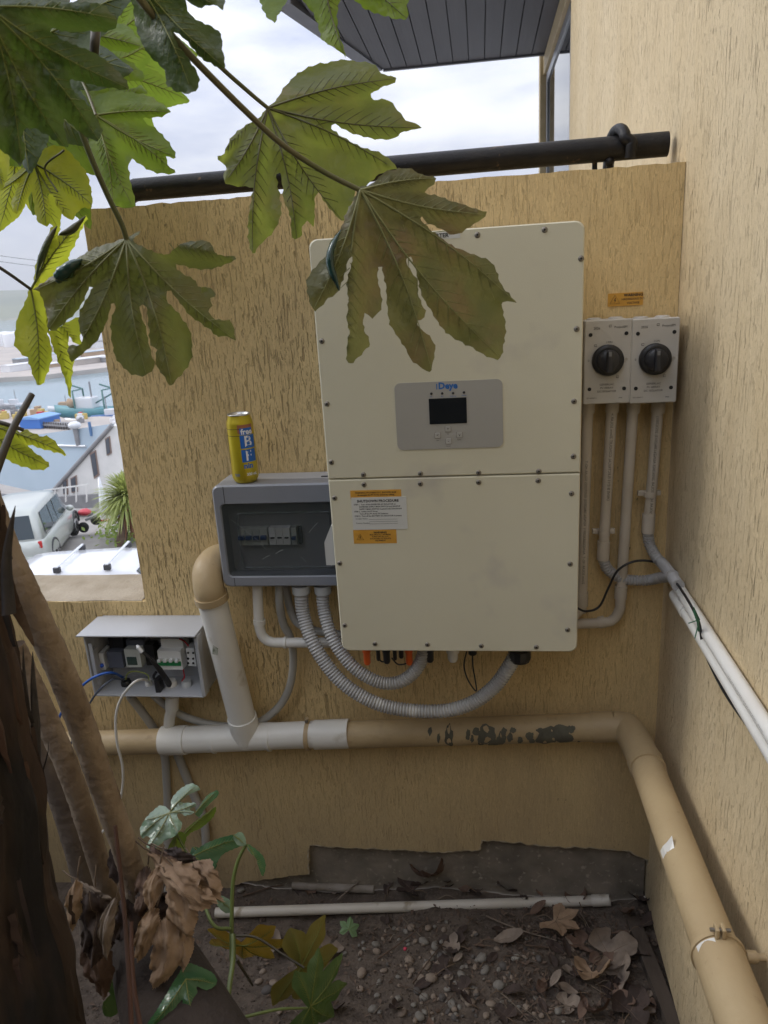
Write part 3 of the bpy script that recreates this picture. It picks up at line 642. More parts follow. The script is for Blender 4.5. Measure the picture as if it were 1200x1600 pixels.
# ================================================================== the equipment on the wall
m_inv = mat('warm_white_powder_coat', (.63, .60, .465), (.60, .57, .44), 3, .45, .12, 500, c3=(.50, .47, .40), s3=5, lo3=.62, hi3=.75)
m_invd = mat('inverter_chassis', (.42, .41, .37), rough=.5)
m_screw = mat('screw_steel', (.24, .22, .19), rough=.45, metal=.7); m_slot = mat('recess_black', (.015, .015, .015), rough=.8)
m_panel = mat('grey_membrane', (.37, .36, .33), (.35, .335, .31), 2, .45); m_lcd = mat('lcd_black', (.012, .014, .017), rough=.12)
m_blue = mat('print_blue', (.02, .13, .42), rough=.5); m_ink = mat('print_black', (.02, .02, .02), rough=.6); m_ltgrey = mat('light_grey_plastic', (.50, .51, .51), rough=.4)
m_pvc = mat('white_pvc', (.74, .73, .69), (.66, .64, .59), 6, .38, .1, 90, c3=(.42, .37, .28), s3=14, lo3=.64, hi3=.78)
m_pvcg = mat('grey_pvc', (.40, .39, .37), (.35, .34, .31), 6, .45, .1, 90)
m_pvcw = mat('aged_white_conduit', (.56, .50, .42), (.50, .44, .35), 8, .5, .1, 90)
m_beige = mat('beige_pipe_paint', (.46, .35, .20), (.40, .295, .165), 5, .5, .35, 60, c3=(.30, .21, .11), s3=26, lo3=.66, hi3=.78)
m_flex = mat('grey_corrugated_plastic', (.40, .395, .39), (.33, .32, .31), 9, .45, c3=(.5, .49, .47), s3=20)
m_orange = mat('orange_plastic', (.75, .13, .02), rough=.4); m_bk = mat('black_plastic', (.018, .018, .02), rough=.4)
m_osticker = mat('orange_sticker', (.62, .33, .05), (.55, .28, .04), 40, .5); m_wsticker = mat('white_sticker', (.58, .585, .56), rough=.5)
YF = -.27
def F(u, v, o=0): return PY(u, v, YF-o)
inv = thing('solar_inverter', 'large off-white wall-mounted solar inverter with small display panel', 'inverter', (.2635, -.02, 0))
W_, H_i = .527, .8915
part('chassis', MB().box((W_/2, -.145, H_i/2), (W_-.024, .235, H_i-.024), bev=.006), m_invd, inv)
zs = F(700, 744.5).z
def cover(z0, z1, top_):
    r = .017; P = []
    if top_: P = [(0, z0), (W_, z0)] + [(W_-r+r*cos(R(a)), z1-r+r*sin(R(a))) for a in range(0, 91, 15)] + [(r+r*cos(R(a)), z1-r+r*sin(R(a))) for a in range(90, 181, 15)]
    else: P = [(0, z1)] + [(r+r*cos(R(a)), z0+r+r*sin(R(a))) for a in range(180, 271, 15)] + [(W_-r+r*cos(R(a)), z0+r+r*sin(R(a))) for a in range(270, 361, 15)] + [(W_, z1)]
    cxm, czm = W_/2, (z0+z1)/2; e = .0022
    Q = [(x+(e if x < cxm else -e), z+(e if z < czm else -e)) for x, z in P]; n = len(P)
    A = [Vector((x, YF+.022, z)) for x, z in P]; B = [Vector((x, YF+e, z)) for x, z in P]; Cc = [Vector((x, YF, z)) for x, z in Q]
    rg = lambda o: [(o+i, o+(i+1) % n, o+n+(i+1) % n, o+n+i) for i in range(n)]
    return MB().add(A+B, rg(0)+[tuple(range(n))]).add(B+Cc, rg(0)).add(Cc, [tuple(range(n))])
cu_ = part('upper_cover', cover(zs+.0012, H_i, True), m_inv, inv)
cl_ = part('lower_cover', cover(0, zs-.0012, False), m_inv, inv)
SCR = [(746, 367), (851, 359), (590, 379), (908, 404), (901, 514), (897, 627), (896, 713), (893, 771), (891, 881), (887, 984), (489, 432), (503, 533), (511, 631), (518, 722), (523, 778), (531, 880), (539, 977), (568, 741.5), (657, 740), (748, 738.5), (842, 736.5), (569, 757), (657, 755.5), (748, 753.5), (841, 751), (586, 1006), (668, 1007), (752, 1009), (838, 1011), (650, 374)]
for u, v in SCR:
    p = F(u, v); s = part('screw', MB().lathe([(.0056, 0), (.0056, .0009), (.0044, .0022), (.0026, .0026)], p, 'Y', 16), m_screw, inv)
    part('hex_socket', MB().lathe([(.0021, .0005), (.0021, .0029)], p, 'Y', 6), m_slot, s)
# display
pc = (F(616, 597)+F(786, 591)+F(622, 704)+F(785, 700))/4; pw = ((F(786, 594)-F(615, 600)).length+(F(785, 700)-F(622, 704)).length)/2; ph = ((F(620, 599)-F(624, 703)).length+(F(782, 592)-F(781, 699)).length)/2
pan = part('control_panel', plate(pw, ph, .012, (pc.x, YF, pc.z), .0016), m_panel, inv)
sc_ = (F(670, 623)+F(729, 620)+F(671, 663)+F(730, 661))/4; sw = (F(729, 620)-F(670, 622)).length; sh = (F(671, 663)-F(670, 623)).length
part('display_screen', plate(sw, sh, .001, (sc_.x, YF-.0016, sc_.z), .0008), m_lcd, pan)
lp = F(699, 603, .002); 
letter(pan, 'Deye', .0180, (lp.x+.001, lp.y, lp.z), m_blue, name='logo', bold=.0007)
part('logo', MB().box((lp.x-.0215, lp.y+.0001, lp.z-.0005), (.0018, .0002, .0115)), m_blue, pan)
for u, v, tx in ((674, 615, 'DC'), (691, 614.5, 'AC'), (708, 614, 'Normal'), (725, 613, 'Alarm')):
    p = F(u, v); part('indicator_lamp', MB().lathe([(.0026, .0016), (.0026, .0026), (.0014, .0031)], p, 'Y', 12), m_bk, pan)
    q = F(u, v+5, .002); letter(pan, tx, .0042, q, m_blue)
for u, v, tx, ic in ((700, 670, 'Up', '+'), (684, 680, 'Esc', '<'), (718, 679, 'Enter', 'v'), (701, 689, 'Down', '-')):
    p = F(u, v); k = part('key', plate(.0115, .0115, .002, (p.x, YF-.0016, p.z), .0010, bev=.0004), mat('key_plastic', (.44, .43, .40), rough=.4), pan)
    part('key_outline', MB().tube([(p.x+x*1.06, YF-.0019, p.z+y*1.06) for x, y in rrect(.0115, .0115, .002)+[rrect(.0115, .0115, .002)[0]]], .00045, 5), m_screw, k)
    letter(k, ic, .009, (p.x, YF-.0029, p.z), m_ink); letter(pan, tx, .0036, F(u, v+8, .002), m_ink)
# stickers
def sticker(nm, q, m, par, off=.0006, y=YF):
    a, b, c, d = [PY(u, v, y) for u, v in q]; ce = (a+b+c+d)/4; w = ((b-a).length+(c-d).length)/2; h = ((d-a).length+(c-b).length)/2
    return part(nm, plate(w, h, .0008, (ce.x, y, ce.z), off), m, par), ce, w, h
s0, ce, w0, h0 = sticker('orange_warning_label', [(547, 765.5), (627, 765.5), (627, 779), (548, 780)], m_osticker, inv)
letter(s0, 'WARNING: PV STRING D.C. SHOWER 20.00', .0046, (ce.x, YF-.001, ce.z+.0042), m_ink, bold=.0001); letter(s0, 'de-energise the PV Array and array cabling', .0046, (ce.x, YF-.001, ce.z-.0006), m_ink, bold=.0001)
s1, ce, w0, h0 = sticker('shutdown_label', [(549, 777), (635, 776), (637, 826), (552, 828)], m_wsticker, inv, .0012)
z_ = ce.z+h0/2; x_ = ce.x-w0/2
letter(s1, 'SHUTDOWN PROCEDURE', .0076, (ce.x-.002, YF-.0015, z_-.0085), m_ink, bold=.00025)
for i, (ind, s) in enumerate(((0, 'STEP 1.  Turn off the INVERTER AC ISOLATOR or'), (1, 'INVERTER SUPPLY MAIN SWITCH and BACKUP'), (1, 'SUPPLY MAIN SWITCH located in the Switchboard'), (0, 'STEP 2.  Isolate the PV Array'), (1, 'Turn off the PV Array DC Isolators'), (0, 'STEP 3.  Turn off the BATTERY DC ISOLATOR if present'))):
    letter(s1, s, .0043, (x_+.005+(.0115 if ind else 0), YF-.0015, z_-.0160-i*.0052), m_ink, align='LEFT', bold=.0001)
for i, s in ((0, 'Installer Name:'), (2, 'Contact Number:')): letter(s1, s, .0043, (x_+.007, YF-.0015, z_-.0478-i*.005), m_ink, align='LEFT')
for i in range(3): part('ruled_line', MB().box((x_+.067, YF-.0014, z_-.0498-i*.005), (.062, .0002, .0004)), m_ink, s1)
def tri_sign(par, c, s, y):
    p = [Vector((c.x+s*cos(R(a)), y, c.z+s*sin(R(a)))) for a in (90, 210, 330)]
    part('warning_triangle', MB().tube(p+[p[0], p[1]], s*.07, 4, flat=.3), m_ink, par)
    part('lightning_bolt', MB().prism([(.05, .45), (-.18, .02), (.02, .06), (-.1, -.38), (.22, .12), (.02, .10), (.16, .45)], lambda a, b: (c.x+a*s, y, c.z+b*s), (0, -.0002, 0)), m_ink, par)
s2, ce, w0, h0 = sticker('orange_warning_label', [(552, 828.5), (619, 827), (620, 848), (553, 850)], m_osticker, inv)
tri_sign(s2, Vector((ce.x-w0*.345, 0, ce.z-.002)), .0088, YF-.001)
letter(s2, 'WARNING', .0060, (ce.x+.012, YF-.001, ce.z+.0095), m_ink, bold=.0002)
for i, s in enumerate(('MULTIPLE D.C. SOURCES', 'TURN OFF ALL D.C.', 'ISOLATORS TO ISOLATE', 'EQUIPMENT')): letter(s2, s, .0042, (ce.x+.012, YF-.001, ce.z+.0045-i*.0045), m_ink, bold=.0001)
s3_, ce, w0, h0 = sticker('inverter_name_label', [(640, 366), (719, 361), (719, 372), (640, 377)], m_wsticker, inv)
letter(s3_, 'INVERTER', .0105, (ce.x+.003, YF-.001, ce.z), m_ink, bold=.0003)
# side switch handle, cable glands below
part('switch_handle', MB().prism([(.006, .105), (.006, .012), (-.014, .012), (-.014, .066), (.004, .105)], lambda x, z: (x-.008, -.262, F(515, 893).z+z), (0, .10, 0)), m_ltgrey, inv)
part('side_rail', MB().box((-.006, -.12, .17), (.012, .12, .16), bev=.003), m_bk, inv)
yb = -.17
def B_(u, v, y=yb): return PY(u, v, y)
for u, m_, r, l in ((572, m_orange, .0085, 24), (638, m_orange, .0085, 24), (603, m_bk, .0085, 22), (590, m_bk, .005, 18), (616, m_bk, .005, 17), (626, m_bk, .006, 14), (671, m_bk, .009, 20), (738, m_bk, .010, 9)):
    a = B_(u, 1008); b = B_(u+1, 1014+l)
    part('dc_connector', MB().lathe([(r*1.2, 0), (r*1.2, (a-b).length*.35), (r, (a-b).length*.38), (r, (a-b).length*.9), (r*.7, (a-b).length)], (a.x, a.y, a.z), n=14).xf(Matrix.Translation(a) @ Matrix.Scale(-1, 4, (0, 0, 1)) @ Matrix.Translation(-a)), m_, inv)
a = B_(707, 1012); part('white_gland', MB().lathe([(.016, 0), (.016, -.012), (.013, -.014), (.0125, -.030), (.009, -.036)], a, n=10), m_pvc, inv)
a = B_(812, 1014); part('large_gland', MB().lathe([(.027, 0), (.027, -.022), (.024, -.030), (.02, -.032)], a, n=12, smooth=False), m_bk, inv)
part('jumper_lead', MB().tube(spline([B_(590, 1026), B_(597, 1034), B_(607, 1030)], 5), .0022, 6).tube(spline([B_(612, 1028), B_(622, 1038), B_(636, 1036), B_(640, 1028)], 5), .002, 6), m_bk, inv)
solo('black_sensor_lead', MB().tube(spline([B_(729, 1018), B_(725, 1040), B_(731, 1062), B_(744, 1080), B_(742, 1060), B_(739, 1042), B_(738, 1020)], 8), .0018, 6), m_bk, 'thin black lead looping below the inverter beside the white gland', 'cable', None, B_(735, 1040))

# ------------------------------------------------------------------ hazard sign on the wall
a, b, c, d = PY(949, 459, 0), PY(1004, 456, 0), PY(1005, 476, 0), PY(950, 479, 0); ce = (a+b+c+d)/4; w0 = (b-a).length; h0 = (a-d).length
sg = thing('warning_sign', 'small orange hazardous voltage sticker above the two isolators', 'sign', tuple(ce))
part('sign_plate', plate(w0, h0, .001, (ce.x, .001, ce.z), .0035), m_osticker, sg)
tri_sign(sg, Vector((ce.x-w0*.3, 0, ce.z-.002)), .0125, -.0029)
letter(sg, 'WARNING', .0085, (ce.x+.017, -.0029, ce.z+.0085), m_ink, bold=.0003); letter(sg, 'HAZARDOUS D.C.', .0062, (ce.x+.017, -.0029, ce.z), m_ink, bold=.0001); letter(sg, 'VOLTAGE', .0062, (ce.x+.017, -.0029, ce.z-.0085), m_ink, bold=.0001)

# ------------------------------------------------------------------ isolators
m_iso = mat('isolator_grey_white', (.55, .53, .49), (.50, .475, .43), 12, .45, .1, 90, c3=(.30, .25, .18), s3=40, lo3=.68, hi3=.76)
YI = -.092
def make_iso(loc, label):
    t = thing('isolator_switch', label, 'isolator', loc, 'rotary isolators beside the inverter')
    w, h = .099, .181
    part('housing', MB().box((0, .044, 0), (w-.004, .075, h-.004), bev=.004), m_iso, t, True)
    for x in (-.024, .022): part('entry_cap', MB().lathe([(.016, 0), (.016, .004), (.012, .006)], (x, .04, h/2-.003), n=18), m_iso, t, True)
    cv = part('cover_plate', plate(w, h, .004, (0, .008, 0), .012, bev=.002), m_iso, t, True)
    for x, z in ((-.037, .06), (.038, .060), (-.037, -.057), (.037, -.058)): part('screw', MB().lathe([(.0042, .0005), (.0042, .0048)], (x, 0, z), 'Y', 12), m_slot, t, True)
    dl = part('dial_rim', MB().lathe([(.0335, 0), (.0335, .010), (.031, .013), (.026, .0135)], (0, -.004, .005), 'Y', 36), m_bk, t, True)
    kn = part('rotary_knob', MB().lathe([(.024, .010), (.0225, .026), (.020, .028), (0, .0285)], (0, -.004, .005), 'Y', 28).box((0, -.036, .005), (.014, .018, .046), bev=.004), mat('knob_black', (.03, .03, .034), rough=.35), t, True)
    part('pointer_mark', MB().box((-.001, -.0455, .021), (.006, .0006, .009)), mat('mark_grey', (.2, .2, .2)), kn, True)
    for s, sz, x, z in (('2026', .007, -.024, .073), ('ProjectEM', .0065, .026, .074), ('I ON', .006, .003, .043), ('0', .007, -.040, .005), ('GENERLAC', .0062, 0, -.048), ('PV ARRAY', .0062, 0, -.0555), ('DC ISOLATOR', .0062, 0, -.063), ('ISO 60947-3', .0042, -.032, -.077), ('IP66', .0045, .03, -.078)):
        letter(cv, s, sz, (x, -.0046, z), m_slot, local=True)
    for x, z in ((-.026, .035), (.022, -.034), (.004, .075)):
        part('lock_symbol', MB().tube([(x-.0025, -.0046, z), (x+.0025, -.0046, z), (x+.0025, -.0046, z+.004), (x-.0025, -.0046, z+.004), (x-.0025, -.0046, z)], .0004, 4), m_slot, cv, True)
    return t
i1c = (PY(916, 506, YI)+PY(985, 502, YI)+PY(913, 626, YI)+PY(981, 626, YI))/4
i2c = (PY(990, 502, YI)+PY(1060, 499, YI)+PY(986, 626, YI)+PY(1053, 626, YI))/4
iso1 = make_iso(tuple(i1c), 'left grey-white rotary isolator right beside the inverter')
iso2 = make_iso(tuple(i2c), 'right grey-white rotary isolator nearest the house wall corner')

# ------------------------------------------------------------------ conduits right of the inverter
yc = -.045
def C_(u, v, y=yc): return PY(u, v, y)
RC = .0125
def cond(label, pts, m, group=None, coup=(), clips=(), txt=None, r=RC, name='conduit_pipe', cat='conduit', k=8):
    sp = spline(pts, k); t = thing(name, label, cat, tuple(pts[0]), group)
    part('tube', MB().tube(sp, r, 18), m, t)
    for a, b in coup: part('coupler', MB().tube([Vector(a), Vector(b)], r*1.2, 18), m, t)
    for p, d in clips:
        d = Vector(d).normalized(); p = Vector(p); s = Vector((0, 1, 0))
        part('saddle_clip', MB().tube([p-d*.006, p+d*.006], r*1.12, 16).box(p+Vector((0, .012, 0)), (r*4.2, .012, .012), bev=.002), m, t)
    if txt:
        a, b, s, sz = txt; a = Vector(a); b = Vector(b); ux = (b-a).normalized(); uy = ux.cross(Vector((0, -1, 0))).normalized()
        def wr(x, y): th = y/r; return a+ux*x+uy*(sin(th)*r*1.02)+Vector((0, -1, 0))*(cos(th)*r*1.02)
        letter(t, s, sz, a, m_ink, name='printed_text', align='LEFT', wrap=wr)
    return t
T1 = '25mm SOLAR HD-T  AS/NZS2053(2001)  AS/NZ61386(2015) 03/07/2025 SOLAR HD-T'
e1 = C_(909, 940)
cond('white conduit closest to the inverter edge running down from left isolator', [C_(919, 622), C_(914, 780), e1, C_(906, 952), PY(896, 962, -.06)], m_pvcw, 'white conduits below the isolators', [(C_(919, 628), C_(918.5, 645)), (C_(909.5, 925), C_(909, 946))], [], (C_(910, 910), C_(917, 650), T1, .0085))
cond('second white conduit below left isolator ending in a coupler above grey flex', [C_(957, 622), C_(950, 740), C_(942, 872)], m_pvcw, None, [(C_(957, 628), C_(956, 644)), (C_(943.5, 845), C_(942, 874))], [(C_(944, 832), (0, 0, 1))], (C_(948.5, 780), C_(955, 650), 'DRIVE B1D15 ELECTRICAL CONDUIT 25mm SOLAR HD-T', .0088))
cond('white conduit below right isolator bending left behind the inverter', [C_(990, 622), C_(981, 760), C_(970, 930), C_(968, 952), C_(958, 968), C_(940, 973), C_(890, 975)], m_pvcw, None, [(C_(990, 628), C_(989, 645)), (C_(970.5, 915), C_(969.5, 935)), (C_(945, 971), C_(935, 973))], [], None)
cond('shorter white conduit nearest the corner with a dark print line', [C_(1029, 622), C_(1021, 730), C_(1012, 830)], m_pvcw, None, [(C_(1029, 628), C_(1028, 645)), (C_(1014, 803), C_(1012, 832))], [(C_(1015.5, 772), (0, 0, 1))], (C_(1015, 800), C_(1026, 645), 'SOLAR HD-T SOLAR 20/05/2025 AS/NZ61386(2015) 2053(2001)', .0085))
g_fx = 'grey corrugated conduit runs'
solo('flexible_conduit', MB().corr([C_(942, 872), C_(950, 890), C_(972, 904), C_(1005, 907), PY(1030, 903, -.075), PX(1052, 899, .745)], .0134, .0070, .0022), m_flex, 'short grey corrugated conduit sweeping right to the corner under the isolators', 'conduit', None, C_(942, 872))
solo('flexible_conduit', MB().corr([C_(1012, 830), C_(1015, 850), PY(1025, 870, -.07), PY(1038, 884, -.10), PX(1060, 915, .745)], .0134, .0070, .0022), m_flex, 'grey corrugated conduit dropping from the corner conduit onto the house wall', 'conduit', None, C_(1012, 830))
XR = XC-.016
q0 = PX(1047, 897, XR); q1 = PX(1196, 1132, XR); dq = (q1-q0); q2 = q1+dq*.9; q0b = PX(1058, 912, XR)
off2 = Vector((-.0015, 0, -.0275))
cA = thing('conduit_pipe', 'upper white conduit sloping along the house wall towards the viewer', 'conduit', tuple(q0))
part('tube', MB().tube([q0, q2], .0125, 18), m_pvc, cA)
ux = (q1-q0).normalized()
def wrA(x, y): th = y/.0125+.3; b_ = PX(1150, 1055, XR); return b_+ux*x+Vector((-cos(th)*.0128, 0, 0))+ux.cross(Vector((-1, 0, 0))).normalized()*(-sin(th)*.0128)*-1
letter(cA, 'DRIVE B1D15 ELECTRICAL CONDUIT 25mm', .0085, q0, m_ink, name='printed_text', align='LEFT', wrap=wrA)
cB = thing('conduit_pipe', 'lower white conduit sloping along the house wall, black cable beneath', 'conduit', tuple(q0b+off2))
part('tube', MB().tube([q0b+off2, q2+off2], .0125, 18), m_pvc, cB)
part('coupler', MB().tube([q0b+off2, q0b+off2+dq*.15], .0147, 18), m_pvc, cB)
def Xw(u, v, x=XC-.014): return PX(u, v, x)
solo('black_cable', MB().tube(spline([PY(898, 948, -.10), PY(915, 955, -.09), PY(936, 948, -.08), PY(950, 920, -.075), PY(964, 893, -.075), PY(985, 879, -.075), PY(1010, 876, -.07), PY(1032, 884, -.085), Xw(1060, 915, .742), Xw(1090, 967, .735), Xw(1100, 1015, .75), Xw(1128, 1075, .755), Xw(1165, 1130, .755), Xw(1215, 1195, .755)], 8), .0028, 8), m_bk, 'thin black cable looping under the isolators and along the wall conduits', 'cable', None, PY(898, 948, -.1))
tp = Xw(1093, 968, .735)
solo('cable_tie', MB().tube([tp+Vector((-.012, 0, .02)), tp+Vector((-.006, -.01, 0)), tp+Vector((0, 0, -.024))], .0022, 6).tube([tp, tp+Vector((-.015, -.01, .03))], .0012, 5).tube([tp, tp+Vector((-.02, .0, -.008))], .0012, 5).tube([tp, tp+Vector((-.012, -.02, -.03))], .0012, 5), mat('green_twist_tie', (.03, .12, .06), rough=.5), 'dark green tie binding the black cable to the wall conduits', 'cable tie', None, tp)

# ------------------------------------------------------------------ breaker enclosure left of the inverter
YB = -.135
m_enc = mat('blue_grey_abs', (.235, .245, .275), (.21, .22, .245), 6, .35, .1, 200); m_enc2 = mat('enclosure_back_grey', (.33, .33, .34), rough=.5)
enc = thing('breaker_enclosure', 'blue-grey breaker enclosure with tinted door left of the inverter', 'enclosure', (-.18, -.02, .22))
A_ = PY(331, 760, YB); B2 = PY(516, 914, YB); ex0, ex1, ez0, ez1 = A_.x-.003, .004, B2.z-.004, A_.z+.001
ecx, ecz, ew, eh = (ex0+ex1)/2, (ez0+ez1)/2, ex1-ex0, ez1-ez0
part('back_box', MB().box((ecx, -.045, ecz), (ew-.006, .088, eh-.006), bev=.008), m_enc2, enc)
def ringplate(w, h, r, iw, ih, ir, c, y0, y1, ic=(0, 0), bev=.004):
    P = rrect(w, h, r); Pb = rrect(w-2*bev, h-2*bev, r-bev*.8); Q = [(x+ic[0], z+ic[1]) for x, z in rrect(iw, ih, ir)]; Qb = [(x+ic[0], z+ic[1]) for x, z in rrect(iw+2*bev*.6, ih+2*bev*.6, ir+bev*.5)]; n = len(P)
    def T(l, y): return [Vector((c[0]+x, y, c[1]+z)) for x, z in l]
    vs = T(P, y0)+T(P, y1+bev)+T(Pb, y1)+T(Qb, y1)+T(Q, y1+bev*.8)+T(Q, y0); fs = []
    for s in range(5): fs += [(s*n+i, s*n+(i+1) % n, (s+1)*n+(i+1) % n, (s+1)*n+i) for i in range(n)]
    return MB().add(vs, fs)
wn = [PY(344, 789, YB), PY(513, 785, YB), PY(516, 892, YB), PY(360, 900, YB)]
ix0, ix1, iz1, iz0 = wn[0].x, ex1-.012, wn[0].z, wn[3].z-.002
part('front_frame', ringplate(ew, eh, .018, ix1-ix0, iz1-iz0, .010, (ecx, ecz), -.085, YB, ((ix0+ix1)/2-ecx, (iz0+iz1)/2-ecz)), m_enc, enc)
part('seam_groove', MB().box((ex0+.030, YB+.0006, iz1+(ez1-iz1)/2), (.0014, .002, ez1-iz1-.006)).box((ex0+.030, YB+.0006, ez0+(iz0-ez0)/2), (.0014, .002, iz0-ez0-.006)), m_slot, enc)
part('vent_slot', MB().box((-.045, -.06, ez1+.0006-.003), (.034, .007, .002)), m_slot, enc)
wcx, wcz = (ix0+ix1)/2, (iz0+iz1)/2
part('inner_plate', MB().box((wcx, -.085, wcz), (ix1-ix0+.01, .006, iz1-iz0+.01)), mat('inner_dark_grey', (.035, .042, .044), rough=.5), enc)
# breakers behind the door
m_brk = mat('breaker_grey', (.52, .54, .50), rough=.45); m_brkw = mat('breaker_white', (.78, .79, .78), rough=.45); m_tog = mat('toggle_blue', (.02, .05, .16), rough=.4)
def E_(u, v, y=-.10): return PY(u, v, y)
bl_, bh_ = E_(375, 824), E_(375, 850)
n = 4
x0, x1 = E_(374, 836).x, E_(420, 836).x
for i in range(n):
    xx = x0+(x1-x0)*(i+.5)/n; b_ = part('breaker', MB().box((xx, -.098, (bl_.z+bh_.z)/2), ((x1-x0)/n-.0006, .026, bl_.z-bh_.z), bev=.001), m_brk, enc)
    part('toggle', MB().box((xx, -.115, (bl_.z+bh_.z)/2-.001), ((x1-x0)/n*.8, .010, .010), bev=.002), m_tog, b_)
x0, x1 = E_(422, 836).x, E_(455, 836).x
for i in range(3):
    xx = x0+(x1-x0)*(i+.5)/3; b_ = part('breaker', MB().box((xx, -.098, (bl_.z+bh_.z)/2), ((x1-x0)/3-.0006, .026, bl_.z-bh_.z), bev=.001), m_brkw, enc)
    part('toggle', MB().box((xx, -.1125, (bl_.z+bh_.z)/2-.003), (.010, .004, .003), bev=.0005), m_ink, b_)
xx = E_(461, 836).x; b_ = part('breaker', MB().box((xx, -.098, (bl_.z+bh_.z)/2), (.013, .026, bl_.z-bh_.z), bev=.001), m_brk, enc); part('toggle', MB().box((xx, -.115, (bl_.z+bh_.z)/2-.003), (.010, .010, .009), bev=.002), m_tog, b_)
part('breaker_slot', MB().box((E_(469, 836).x, -.094, (bl_.z+bh_.z)/2-.001), (.007, .022, bl_.z-bh_.z)), m_bk, enc)
for u, v in ((404, 858), (441, 859)):
    p = E_(u, v, -.0885); lb = part('small_label', plate(.016, .014, .001, (p.x, -.088, p.z), .0006), m_brkw, enc); letter(lb, 'MAIN\nSWITCH', .0042, (p.x, -.0888, p.z+.002), m_ink)
# clear tinted door with a raised inner step
m_door = bpy.data.materials.new('tinted_clear_door'); m_door.use_nodes = True
_b = m_door.node_tree.nodes['Principled BSDF']; _b.inputs['Base Color'].default_value = (.30, .34, .35, 1); _b.inputs['Roughness'].default_value = .08; _b.inputs['Alpha'].default_value = .30; _b.inputs['Specular IOR Level'].default_value = .8; _b.inputs['Base Color'].default_value = (.035, .048, .05, 1)
dr = part('door_pane', MB().prism(rrect(ix1-ix0-.002, iz1-iz0-.002, .009), lambda x, z: (wcx+x, YB+.003, wcz+z), (0, .003, 0)), m_door, enc)
dw, dh = (ix1-ix0)*.80, (iz1-iz0)*.78; dcx = wcx+.008
part('door_step', ringplate(dw, dh, .010, dw-.010, dh-.010, .006, (dcx, wcz), YB+.003, YB-.003, bev=.002), m_door, dr)
rnd = random.Random(3); mb = MB()
for (u0, v0, u1, v1, t_) in ((410, 874, 421, 868, .0014), (431, 865, 442, 859, .0016), (361, 812, 392, 836, .0004), (483, 832, 496, 817, .0016), (396, 838, 415, 858, .0004), (470, 870, 478, 878, .0004)):
    a = PY(u0, v0, YB+.0022); b = PY(u1, v1, YB+.0022); mb.tube([a, (a+b)/2+Vector((0, 0, .001)), b], t_, 5, flat=.25)
part('scuff_mark', mb, mat('scuff', (.40, .42, .42), rough=.5), dr)
part('hinge', MB().tube([(ex1-.010, YB+.002, wcz-.05), (ex1-.010, YB+.002, wcz+.05)], .005, 10), m_bk, enc)

# ------------------------------------------------------------------ drink can
cnp = PY(385, 750, -.105); cr_ = .0315; cz0 = ez1+.0005; ch = .162
ccx = PY(384, 748, -.10).x; ccy = -.098
can = thing('drink_can', 'tall yellow and blue drink can standing on the breaker enclosure', 'can', (ccx, ccy, cz0))
prof = [(.020, .002), (.0235, 0), (.026, .002), (.030, .009), (cr_, .014), (cr_, ch-.020), (.0305, ch-.015), (.0265, ch-.004), (.0262, ch)]
m_gold = mat('gold_yellow_can', (.62, .50, .03), (.50, .38, .03), 14, .3, metal=.45); m_canend = mat('bare_aluminium', (.6, .6, .6), rough=.3, metal=.9)
part('can_body', MB().lathe(prof, (0, 0, 0), n=48, cap=False), m_gold, can, True)
part('can_base', MB().lathe([(.0, .006), (.020, .002)], (0, 0, 0), n=32, cap=False), m_canend, can, True)
lid = part('can_lid', MB().lathe([(.0262, ch), (.0272, ch+.002), (.0262, ch+.0035), (.0245, ch+.0015), (.0235, ch-.003), (0, ch-.003)], (0, 0, 0), n=40, cap=False), m_canend, can, True)
part('pull_tab', MB().box((.006, 0, ch-.0005), (.022, .014, .0015), bev=.0006), m_canend, lid, True)
def patch(a0, a1, z0, z1, r_, n=14):
    vs = []; fs = []
    for i in range(n+1):
        a = R(a0+(a1-a0)*i/n)
        for z in (z0, z1): vs.append((sin(a)*r_, -cos(a)*r_, z))
    return MB().add(vs, [(2*i, 2*i+1, 2*i+3, 2*i+2) for i in range(n)], True)
m_cblue = mat('can_blue_print', (.015, .13, .48), rough=.35); m_cwhite = mat('can_white_print', (.75, .76, .78), rough=.35); m_cop = mat('can_copper_print', (.40, .16, .09), rough=.35, metal=.3)
part('label_band', patch(5, 75, ch-.040, ch-.0200, cr_+.0002), m_cop, can, True); part('label_stripe', patch(-80, 80, ch-.0465, ch-.0455, cr_+.0003), m_ink, can, True); part('label_stripe', patch(-80, 60, ch-.0305, ch-.0295, cr_+.0003), m_ink, can, True)
part('label_blue_block', patch(12, 82, .086, .117, cr_+.0003), m_cblue, can, True); part('label_blue_block', patch(12, 80, .053, .083, cr_+.0003), m_cblue, can, True); part('label_blue_block', patch(-96, -66, .045, .128, cr_+.0003), m_cblue, can, True)
part('label_white_block', patch(14, 70, .118, .134, cr_+.0003), m_cblue, can, True)
def wc(a0, z0, r_=.0320):
    def f(x, y): a = R(a0)+x/cr_; return Vector((sin(a)*r_, -cos(a)*r_, z0+y))
    return f
for s, sz, a, z, m_ in (('free', .018, 18, .125, m_cwhite), ('B', .036, 27, .101, m_cwhite), ('F', .034, 27, .067, m_cwhite), ('nin', .019, 16, .044, m_cblue)):
    letter(can, s, sz, (0, 0, 0), m_, name='label_lettering', align='LEFT', wrap=wc(a, z), local=True, bold=.0006)
letter(can, '500', .009, (0, 0, 0), m_cblue, name='label_lettering', align='LEFT', wrap=wc(-30, .022), local=True); letter(can, '330 mL', .009, (0, 0, 0), m_cwhite, name='label_lettering', align='LEFT', wrap=wc(25, .023), local=True, bold=.0003)

